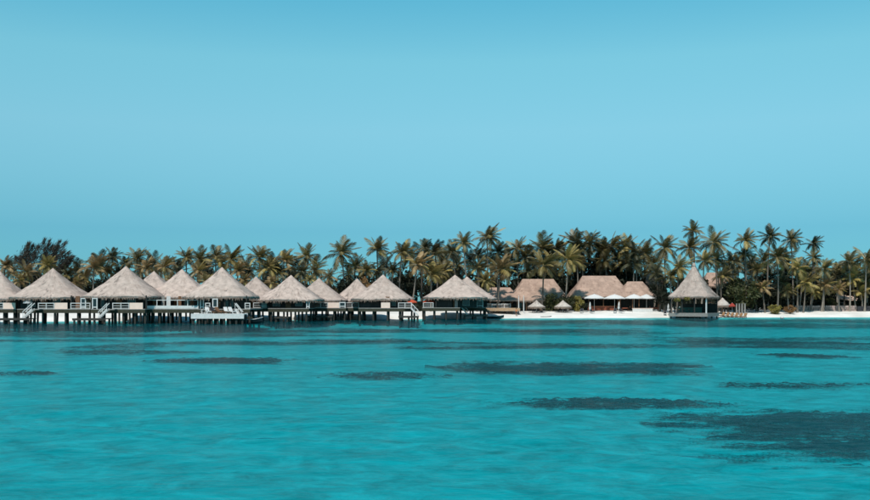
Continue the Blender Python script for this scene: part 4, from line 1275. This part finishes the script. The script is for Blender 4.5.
# (px, crown y, radius px, distance, kind, lean, label)
PALMS = [
 (5, 266, 10, 205, BR, 0, 'brownish palm crown above the first cut-off bungalow roof'),
 (26, 272, 10, 200, BR, 0, 'low brown palm in the notch between the first two bungalow roofs'),
 (47, 266, 10, 200, Y, 0, 'yellowish palm in front of the feathery tree, behind the second roof peak'),
 (67, 275, 9, 203, DK, 0, 'low dark palm on the east slope of the second bungalow roof'),
 (94, 268, 14, 203, BR, 0, 'full tan palm in the gap between second and third bungalow roofs'),
 (85, 277, 9, 206, O, 0, 'short olive palm below the full tan palm, beside the second roof'),
 (113, 257, 9, 215, DK, 0, 'slim dark palm just west of the third bungalow\'s peak'),
 (107, 271, 9, 206, O, 0, 'olive palm low on the west slope of the third roof'),
 (137, 259, 12, 208, O, 0, 'tall palm with upright dark plume just east of the third roof peak'),
 (126, 264, 7, 215, DK, 0, 'small dark palm top straight behind the third roof peak'),
 (146, 268, 10, 204, BR, 0, 'tan palm fronds right above the fourth, small roof peak'),
 (164, 268, 13, 206, BR, 0, 'broad tan palm filling the gap between fourth and fifth roof peaks'),
 (175, 266, 8, 213, DK, 0, 'dark palm half hidden behind the fifth roof peak'),
 (186, 258, 10, 208, O, 0, 'palm with rounded crown directly above the fifth roof peak'),
 (199, 260, 13, 206, O, 0, 'wide palm with long level fronds between the fifth and sixth peaks'),
 (198, 271, 11, 203, BR, 0, 'low tan palm in the notch between the fifth and sixth peaks'),
 (216, 257, 11, 208, O, 0, 'palm with tan plume just west of the sixth roof peak'),
 (231, 260, 13, 206, O, 0, 'palm with spiky fan just east of the sixth roof peak'),
 (238, 271, 10, 203, BR, 0, 'low tan palm on the east slope of the sixth roof'),
 (248, 272, 7, 209, DK, 0, 'small dark palm between the sixth roof and the little seventh peak'),
 (259, 258, 12, 204, O, 0, 'palm with a visible pale trunk rising over the seventh little peak'),
 (269, 268, 11, 203, Y, 0, 'yellowish palm in the notch before the dark-walled bungalow'),
 (284, 261, 12, 206, BR, 0, 'tan-topped palm just west of the eighth roof peak'),
 (278, 273, 10, 204, DK, 0, 'shaded palm low behind the eighth roof\'s west slope'),
 (306, 257, 12, 208, O, 0, 'palm with open star-like crown standing clear against sky past the eighth peak'),
 (301, 272, 10, 205, DK, 0, 'dark low palm beneath the star-like crown'),
 (309, 280, 6, 203, Y, 0, 'small yellow-green palm low beside the eighth roof'),
 (329, 277, 9, 206, BR, 0, 'rust-brown palm behind the ninth roof'),
 (341, 254, 15, 210, O, 0, 'tall lone palm with spread fronds in the clear sky gap'),
 (355, 267, 11, 212, O, 0, 'olive palm between the two lone tall palms'),
 (366, 271, 10, 210, O, 0, 'shorter palm behind the small half-hidden bungalow roof'),
 (377, 250, 12, 214, O, .8, 'windswept lone palm with one long level frond pointing west'),
 (376, 272, 9, 212, DK, 0, 'dim palm straight below the windswept lone palm'),
 (392, 271, 9, 211, DK, 0, 'dim palm behind the dark-walled parasol bungalow roof'),
 (402, 253, 13, 215, O, 0, 'palm at the start of the dense grove, drooping fronds over a gap'),
 (424, 248, 9, 222, DK, 0, 'dark upright palm plume at the grove skyline before the red parasols'),
 (435, 253, 11, 222, DK, 0, 'dark round-headed palm next to the upright plume'),
 (417, 265, 14, 208, BR, .9, 'brown-fronded palm with a leaning pale trunk above the red parasol gap'),
 (431, 275, 13, 208, Y, 0, 'yellowish low palm above the red parasol with white balcony'),
 (443, 272, 11, 212, O, 0, 'olive palm on the west slope of the twin roof pair'),
 (452, 253, 12, 216, DK, 0, 'shaded palm just west of the tall slim one above the twin peaks'),
 (463, 243, 11, 207, O, -.4, 'tall slim palm whose trunk rises right behind the twin roof peaks'),
 (487, 238, 14, 213, O, .9, 'tallest palm of the grove\'s west half with wide open crown'),
 (478, 256, 9, 218, DK, 0, 'small dark palm under the tallest west palm'),
 (477, 269, 12, 210, O, 0, 'olive palm just east of the twin peaks'),
 (485, 281, 9, 207, Y, 0, 'bright yellow-green low palm on the east slope of the twin roofs'),
 (498, 253, 12, 216, DK, 0, 'dark palm east of and below the tallest west palm'),
 (500, 270, 15, 209, BR, 0, 'large tan palm in front of the stepped hall with a short visible trunk'),
 (517, 249, 12, 235, O, 0, 'palm with bright upright plume above the stepped hall'),
 (525, 258, 12, 234, DK, 0, 'shaded palm beside a pale sky gap over the shadowed hall'),
 (541, 249, 15, 236, O, 0, 'broad palm at the skyline above the shadowed hall roof'),
 (543.5, 266, 15, 212, O, 0, 'palm with a trunk crossing in front of the shadowed hall roof'),
 (528, 272, 9, 233, DK, 0, 'small dim palm behind the shadowed hall\'s west ridge end'),
 (556, 249, 11, 236, DK, 0, 'dark palm top in the grove between shadowed hall and dining hall'),
 (573, 242, 13, 240, BR, 0, 'tan-tinged palm on the highest part of the skyline over the hall gap'),
 (568, 260, 14, 216, Y, 0, 'yellow-lit palm with twin pale trunks standing between the two big halls'),
 (577, 264, 10, 232, O, 0, 'smaller olive palm close behind the yellow-lit twin-trunk one'),
 (589, 243, 14, 240, O, 0, 'palm with a long pale trunk above the dining hall\'s west ridge end'),
 (598, 250, 10, 242, DK, 0, 'dim palm over the middle of the dining hall ridge'),
 (611, 246, 14, 241, O, 0, 'full olive palm above the dining hall ridge, pale midribs showing'),
 (626, 248, 13, 240, Y, 0, 'yellow-fringed palm at the dining hall\'s east end, skyline'),
 (625, 263, 13, 238, O, 0, 'palm with hanging pale dead fronds above the dip between two halls'),
 (643, 256, 14, 241, O, 0, 'wide palm over the round-shouldered hall'),
 (664, 248, 14, 216, O, 0, 'palm with tan crown and straight trunk just west of the pavilion spire'),
 (678, 268, 13, 211, Y, 0, 'yellowish low palm leaning over the pavilion roof\'s west slope'),
 (670, 277, 11, 213, O, 0, 'olive palm low between dark trees and pavilion roof'),
 (693, 231, 9, 232, O, 0, 'highest palm of all, small crown on a thin trunk above the pavilion spire'),
 (689, 248, 12, 222, O, 0, 'palm directly behind the pavilion spire, below the highest crown'),
 (704, 261, 12, 214, O, 0, 'palm touching the pavilion spire on its east side'),
 (713, 243, 14, 217, O, 0, 'large open palm standing against the sky east of the pavilion'),
 (716, 260, 10, 222, O, 0, 'palm half hidden beneath the large open one east of the pavilion'),
 (722, 276, 10, 218, BR, 0, 'rusty brown low palm behind the pavilion\'s east eave'),
 (745, 241, 11, 220, O, 0, 'upper of two stacked palm crowns over the broad green bush'),
 (743, 255, 11, 222, O, 0, 'lower of two stacked palm crowns over the broad green bush'),
 (732, 262, 10, 221, DK, 0, 'dark palm just west of the two stacked crowns'),
 (770, 237, 11, 228, DK, 0, 'star-shaped dark palm on a thin stem above the big beach palm'),
 (777, 258, 15, 216, O, .3, 'big beach palm with a long pale trunk down to the yellow shrub'),
 (757, 270, 8, 220, O, 0, 'small palm with hanging pale fronds west of the big beach palm'),
 (791, 240, 11, 226, O, 0, 'palm with an upright fan on a thin stem, second star past the big one'),
 (813, 244, 9, 228, DK, 0, 'upper small crown of the paired palms standing free against the sky'),
 (813, 258, 9, 224, O, 0, 'lower small crown of the paired palms standing free against the sky'),
 (796, 268, 11, 219, Y, 0, 'yellow-green palm crown next to the big beach palm\'s trunk'),
 (805, 284, 11, 219, Y, 0, 'short yellow palm with a straight slim trunk behind the pinkish wall'),
 (824, 269, 11, 221, O, 0, 'dark olive palm with feathered top west of the pale-roofed house'),
 (824, 286, 10, 221, BR, 0, 'short palm with orange-brown skirt behind the pinkish wall'),
 (849, 262, 11, 223, O, 0, 'palm with swept-up crown above the pale-roofed house'),
 (866, 260, 13, 222, O, 0, 'tall palm with upswept fronds at the east picture edge'),
 (852, 279, 12, 225, Y, 0, 'yellowish leafy palm behind the pale-roofed house'),
 (866, 281, 12, 226, O, 0, 'low olive palm beneath the upswept one at the east edge'),
 (886, 268, 13, 226, O, 0, 'palm just past the east end of the beach in view'),
 (-16, 268, 12, 205, O, 0, 'palm just past the west end of the bungalow row'),
 (762, 288, 9, 217, BR, 0, 'stunted palm with pale drooping fronds just west of the long beach trunk'),
 (787, 291, 8, 218, O, 0, 'stunted olive palm just east of the long beach trunk'),
 (814, 292, 8, 223, Y, 0, 'stunted yellow palm between the two short wall palms'),
 (838, 289, 8, 222, BR, 0, 'stunted tan palm before the pale roof\'s west end'),
 (861, 293, 9, 224, O, 0, 'stunted palm behind the join of pinkish and dark walls'),
 (836, 270, 9, 229, O, 0, 'olive palm crown over the gap west of the pale-roofed house'),
 (803, 272, 10, 225, DK, 0, 'shaded palm crown behind the yellow-green one'),
 (751, 262, 8, 226, DK, 0, 'dark palm between the stacked crowns and the big beach palm'),
 (20, 281, 9, 199, BR, 0, 'short tan palm deep in the first roof notch'),
 (76, 284, 8, 199, BR, 0, 'short tan palm at the foot of the notch before the third roof'),
 (152, 282, 7, 200, Y, 0, 'short yellowish palm glimpsed between the third and fourth roofs'),
 (170, 281, 8, 199, BR, 0, 'short tan palm in the cleft between fourth and fifth roofs'),
 (206, 282, 8, 199, O, 0, 'short olive palm in the cleft before the sixth roof'),
 (244, 281, 8, 200, BR, 0, 'short tan palm in the cleft after the sixth roof'),
 (272, 283, 8, 200, BR, 0, 'short tan palm in the cleft before the eighth roof'),
 (781, 283, 10, 221, DK, 0, 'dim palm behind the long trunk of the big beach palm'),
 (836, 276, 10, 227, DK, 0, 'dim palm between the feathered palm and the swept-up one'),
]
for i, (p, cy, r, d, kd, lean, lb) in enumerate(PALMS):
    g = G1 if p < 400 else (G2 if p < 690 else G3)
    palm(p, cy, r, d, kd, lb, g, lean, seed=i + 1, n=25 + (i * 7) % 7, dead=(2 if p in (625, 757, 568) else i % 2))

BACK = [
 (729, 282, 'dark bush by the pavilion'), (739, 266, 'two stacked crowns'), (752, 276, 'small palm with hanging pale fronds'), (770, 276, 'big beach palm\'s trunk, upper half'), (785, 272, 'yellow-green crown\'s west side'), (799, 280, 'yellow-green crown\'s foot'),
 (810, 272, 'paired free-standing crowns\' stem'), (818, 280, 'feathered-top palm\'s west side'), (831, 282, 'feathered-top palm\'s east side'), (843, 273, 'swept-up palm\'s stem'), (857, 270, 'yellowish leafy palm'), (872, 272, 'east-edge upswept palm'),
 (12, 270, 'first cut-off roof'), (58, 274, 'second roof\'s peak'), (78, 272, 'low dark palm by the second roof'), (100, 264, 'full tan palm\'s crown'), (140, 270, 'third roof\'s east slope'), (178, 272, 'fifth roof\'s west slope'), (264, 272, 'seventh roof\'s peak'), (314, 270, 'star-like crown\'s stem'),
 (33, 276, 'second roof\'s west slope'), (120, 272, 'third roof\'s west slope'), (155, 264, 'fourth roof\'s peak'), (207, 268, 'notch west of the sixth peak'), (222, 263, 'sixth roof\'s peak'),
 (246, 266, 'sixth roof\'s foot'), (274, 264, 'seventh roof\'s east slope'), (293, 266, 'eighth roof\'s peak'), (349, 274, 'tall lone palm\'s trunk'), (384, 266, 'parasol bungalow\'s peak'),
 (410, 259, 'leaning-trunk palm'), (441, 261, 'round-headed dark palm'), (470, 260, 'tall slim palm\'s trunk'), (490, 262, 'large tan palm\'s west fronds'), (509, 258, 'bright upright plume'),
 (534, 258, 'shadowed hall\'s ridge'), (550, 262, 'hall-fronting trunk'), (562, 252, 'yellow-lit palm\'s crown'), (582, 255, 'dining hall\'s west hip'), (596, 262, 'dining hall\'s ridge middle'),
 (605, 260, 'dining hall\'s ridge east half'), (618, 258, 'dining hall\'s east hip'), (634, 262, 'round-shouldered hall\'s west side'), (652, 264, 'little gabled roof'), (656, 272, 'dark trees beside the pavilion'),
 (727, 270, 'rusty brown low palm'), (764, 262, 'big beach palm\'s west fronds'), (788, 262, 'big beach palm\'s east fronds'), (515, 268, 'stepped hall\'s ridge'), (457, 264, 'twin roofs\' front peak'),
 (422, 256, 'dark upright plume\'s stem'), (580, 247, 'tan-tinged skyline palm'), (603, 249, 'full olive palm\'s west side'), (635, 252, 'yellow-fringed palm\'s east side'), (548, 255, 'broad skyline palm\'s east side'),
]
for i, (p, cy, lb) in enumerate(BACK):
    g = G1 if p < 400 else (G2 if p < 690 else G3)
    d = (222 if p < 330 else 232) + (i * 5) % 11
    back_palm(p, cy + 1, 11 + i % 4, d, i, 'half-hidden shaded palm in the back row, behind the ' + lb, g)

# ------------------------------------------------------------------ broadleaf trees, shrubs, undergrowth
def clump_mesh(seed, n_cl, per, size, m, flat=.8, spread=.75):
    R = np.random.default_rng(seed); parts = []
    for _ in range(n_cl):
        c = R.normal(size=3); c /= np.linalg.norm(c); c *= spread * R.random() ** .4
        rr = R.uniform(.22, .42)
        parts.append(leaf_quads(per, c[0], c[1], c[2] * flat, rr, rr, rr * .8, size, R, .55))
    return quads_mesh('crown', np.concatenate(parts), m)
CROWN = {}
for key in ('leaf_dark', 'leaf_green', 'leaf_yellow', 'leaf_rust'):
    CROWN[key] = [clump_mesh(hash(key) % 97 + k if False else len(key) * 10 + k, 22, 85, .17, M[key]) for k in range(3)]
def tree(px, d, ytop, hw, kind, label, group, name='broadleaf_tree', cat='tree', base=.35, k=0):
    x = X(px, d); zg = gz(x, d) - .1; zt = Z(ytop, d); h = zt - zg; a = hw / F * d
    e = empty(name, (x, d, zg), 0, label, cat, group)
    zc = h * (base + 1) / 2; hz = h * (1 - base) / 2
    MB().tube([(0, 0, 0), (.1, 0, h * .25), (-.05, .1, zc)], [.28, .2, .1], 8).build('trunk', M['bark'], e)
    lb_ = MB()
    for q in range(5):
        an = q * 1.26; lb_.beam((0, 0, h * .28 + q * .1), (a * .5 * math.cos(an), a * .5 * math.sin(an), zc + hz * .2), .1)
    lb_.build('limb', M['bark'], e)
    place('crown', CROWN[kind][k % 3], e, (0, 0, zc), (0, 0, k * 1.3), (a * 1.2, a * 1.2, hz * 1.22))
    return e
GT = 'dark broadleaf trees behind the palms'
TREES = [
 (777, 228, 284, 12, 'leaf_dark', 'big beach palm\'s trunk'), (800, 229, 284, 13, 'leaf_dark', 'west end of the pinkish wall'), (826, 231, 283, 13, 'leaf_dark', 'orange-skirted short palm'), (849, 246, 270, 14, 'leaf_dark', 'swept-up palm crown'), (868, 230, 284, 12, 'leaf_dark', 'end of the pinkish wall'),
 (735, 236, 272, 15, 'leaf_dark', 'broad rounded green bush'), (20, 210, 272, 14, 'leaf_dark', 'first roof notch'), (56, 213, 266, 16, 'leaf_dark', 'feathery windswept tree'), (86, 210, 275, 13, 'leaf_dark', 'notch before the third roof'),
 (-8, 214, 277, 26, 'leaf_dark', 'first cut-off roof'), (36, 216, 270, 22, 'leaf_dark', 'second roof\'s west slope'), (72, 212, 271, 17, 'leaf_dark', 'second roof\'s east slope'), (100, 218, 272, 18, 'leaf_dark', 'full tan palm'),
 (120, 216, 266, 16, 'leaf_dark', 'third roof\'s west slope'), (150, 220, 272, 18, 'leaf_dark', 'fourth, small roof'), (172, 218, 274, 16, 'leaf_dark', 'broad tan palm'), (206, 218, 267, 20, 'leaf_dark', 'notch between fifth and sixth roofs'),
 (240, 219, 272, 17, 'leaf_dark', 'sixth roof\'s east slope'), (268, 218, 272, 17, 'leaf_dark', 'notch before the dark-walled bungalow'), (292, 221, 268, 18, 'leaf_dark', 'eighth roof\'s peak'), (318, 224, 280, 16, 'leaf_dark', 'ninth roof\'s peak'),
 (344, 210, 270, 13, 'leaf_dark', 'tall lone palm\'s foot'), (362, 212, 271, 15, 'leaf_dark', 'small half-hidden bungalow'), (385, 222, 272, 18, 'leaf_dark', 'parasol bungalow\'s roof'), (407, 226, 262, 18, 'leaf_dark', 'leaning-trunk palm\'s west side'),
 (430, 230, 258, 18, 'leaf_dark', 'red parasol with white balcony'), (455, 232, 260, 18, 'leaf_dark', 'twin roof peaks'), (480, 232, 266, 18, 'leaf_dark', 'twin roofs\' east slope'), (505, 236, 262, 18, 'leaf_dark', 'stepped hall'),
 (530, 238, 262, 18, 'leaf_dark', 'shadowed hall\'s west ridge end'), (553, 238, 256, 20, 'leaf_dark', 'shadowed hall\'s east hip'), (578, 240, 252, 20, 'leaf_dark', 'gap between the two big halls'), (603, 242, 250, 22, 'leaf_dark', 'dining hall\'s ridge'),
 (628, 240, 256, 20, 'leaf_dark', 'dip between dining hall and round-shouldered hall'), (648, 252, 268, 17, 'leaf_dark', 'little gabled roof'),
 (690, 244, 270, 18, 'leaf_dark', 'pavilion spire'), (712, 252, 272, 18, 'leaf_dark', 'brownish hidden roof'), (765, 232, 272, 18, 'leaf_dark', 'big beach palm\'s west side'), (788, 234, 271, 19, 'leaf_dark', 'big beach palm\'s east side'),
 (812, 234, 275, 19, 'leaf_dark', 'short yellow palm'), (836, 244, 276, 19, 'leaf_dark', 'pale-roofed house\'s west end'), (858, 242, 275, 20, 'leaf_dark', 'pale-roofed house\'s east end'), (884, 236, 275, 19, 'leaf_dark', 'dark low wall'),
]
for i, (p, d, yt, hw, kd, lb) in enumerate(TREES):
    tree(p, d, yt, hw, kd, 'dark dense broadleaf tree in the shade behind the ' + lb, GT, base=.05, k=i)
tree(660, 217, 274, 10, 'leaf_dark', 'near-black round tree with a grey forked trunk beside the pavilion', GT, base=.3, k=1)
tree(664, 214, 287, 9, 'leaf_dark', 'small black-green tree tucked in front of the round one by the pavilion', GT, base=.2, k=2)
GS = 'shrubs along the back of the beach'
tree(741, 219, 274, 20, 'leaf_green', 'broad rounded green bush east of the pavilion', GS, 'shrub', 'shrub', .0, 0)
tree(728, 221, 283, 12, 'leaf_dark', 'dark bush low behind the thatched umbrella by the pavilion', GS, 'shrub', 'shrub', .0, 1)
tree(758, 222, 284, 13, 'leaf_dark', 'dark bush between the broad green one and the big beach palm', GS, 'shrub', 'shrub', .0, 2)
tree(775, 214.5, 303.5, 7, 'leaf_yellow', 'low yellow shrub at the foot of the big beach palm', GS, 'shrub', 'shrub', .0, 0)
tree(790, 215.5, 304.5, 6, 'leaf_rust', 'low brownish shrub at the west end of the pinkish wall', GS, 'shrub', 'shrub', .0, 1)
tree(552, 213.5, 292, 11, 'leaf_green', 'olive shrub before the shadowed hall, west one of three', GS, 'shrub', 'shrub', .0, 2)
tree(566, 214, 291.5, 9, 'leaf_green', 'olive shrub behind the thatched umbrella, middle one of three', GS, 'shrub', 'shrub', .0, 0)
tree(577, 215, 294.5, 7, 'leaf_yellow', 'yellowish shrub at the corner of the dining hall', GS, 'shrub', 'shrub', .0, 1)
tree(582, 215.5, 300.5, 8, 'leaf_dark', 'dark low shrub beside the west white parasol', GS, 'shrub', 'shrub', .0, 2)
tree(798, 227, 293, 9, 'leaf_dark', 'dark shrub filling the space behind the west end of the pinkish wall', GS, 'shrub', 'shrub', .0, 0)
tree(815, 227, 294, 8, 'leaf_dark', 'dark shrub behind the middle of the pinkish wall', GS, 'shrub', 'shrub', .0, 1)
tree(831, 227, 297, 7, 'leaf_green', 'olive shrub by the pinkish wall below the pale roof', GS, 'shrub', 'shrub', .0, 2)
tree(860, 226.5, 296, 8, 'leaf_dark', 'dark shrub behind the start of the dark wall', GS, 'shrub', 'shrub', .0, 0)
tree(329, 208, 276, 9, 'leaf_rust', 'rust-leaved small tree behind the ninth roof', GT, base=.2, k=0)
tree(364, 208, 275.5, 8, 'leaf_rust', 'brownish bushy tree behind the small half-hidden roof', GT, base=.2, k=1)

# windswept feathery tree at the west end
cs_d = 206.0
cs = empty('casuarina_tree', (X(44, cs_d), cs_d, gz(X(44, cs_d), cs_d) - .1), 0, 'dark feathery tree with windswept plumes above the second bungalow roof', 'tree')
zb = cs.location.z
MB().tube([(0, 0, 0), (.1, 0, 3), (-.1, .1, 6.5)], [.35, .28, .14], 8).build('trunk', M['bark'], cs)
RC = np.random.default_rng(5); qs = []
PL = [(20, 262, 24, 252), (26, 262, 33, 244.5), (31, 260, 36, 246), (38, 262, 48, 240.5), (43, 262, 50, 245), (49, 262, 57, 247), (52, 262, 61.5, 241.5), (56, 264, 68, 252.5), (60, 266, 71, 257), (22, 268, 18, 258), (35, 268, 40, 254), (47, 268, 52, 256), (58, 270, 68, 262), (28, 270, 28, 258), (42, 272, 44, 260), (64, 270, 70, 264)]
for (ax, ay, bx_, by) in PL:
    for rep in range(2):
        dy = RC.uniform(-2.2, 2.2)
        A = np.array([X(ax, cs_d) - cs.location.x, dy, Z(ay, cs_d) - zb]); B = np.array([X(bx_, cs_d) - cs.location.x, dy * 1.4, Z(by, cs_d) - zb])
        n = 250
        t = RC.random((n, 1)) ** .8
        C = A + (B - A) * t + RC.normal(size=(n, 3)) * (.62 * (1 - t) + .12)
        dirv = (B - A) / np.linalg.norm(B - A) + RC.normal(size=(n, 3)) * .35 + np.array([.25, 0, .1])
        dirv /= np.linalg.norm(dirv, axis=1, keepdims=True)
        w = np.cross(dirv, RC.normal(size=(n, 3))); w /= np.linalg.norm(w, axis=1, keepdims=True)
        l = RC.uniform(.45, 1.0, (n, 1)); wd = .05
        qs.append(np.stack([C - w * wd, C + w * wd, C + dirv * l + w * wd * .2, C + dirv * l - w * wd * .2], 1))
place('crown', quads_mesh('crown', np.concatenate(qs), M['needle']), cs)
lb_ = MB()
for (ax, ay, bx_, by) in PL: lb_.beam((-.05, .05, 5.0), (X(bx_, cs_d) * .6 + X(ax, cs_d) * .4 - cs.location.x, 0, Z(by, cs_d) * .6 + Z(ay, cs_d) * .4 - zb), .06)
lb_.build('limb', M['bark'], cs)

# dense growth filling the floor of the grove
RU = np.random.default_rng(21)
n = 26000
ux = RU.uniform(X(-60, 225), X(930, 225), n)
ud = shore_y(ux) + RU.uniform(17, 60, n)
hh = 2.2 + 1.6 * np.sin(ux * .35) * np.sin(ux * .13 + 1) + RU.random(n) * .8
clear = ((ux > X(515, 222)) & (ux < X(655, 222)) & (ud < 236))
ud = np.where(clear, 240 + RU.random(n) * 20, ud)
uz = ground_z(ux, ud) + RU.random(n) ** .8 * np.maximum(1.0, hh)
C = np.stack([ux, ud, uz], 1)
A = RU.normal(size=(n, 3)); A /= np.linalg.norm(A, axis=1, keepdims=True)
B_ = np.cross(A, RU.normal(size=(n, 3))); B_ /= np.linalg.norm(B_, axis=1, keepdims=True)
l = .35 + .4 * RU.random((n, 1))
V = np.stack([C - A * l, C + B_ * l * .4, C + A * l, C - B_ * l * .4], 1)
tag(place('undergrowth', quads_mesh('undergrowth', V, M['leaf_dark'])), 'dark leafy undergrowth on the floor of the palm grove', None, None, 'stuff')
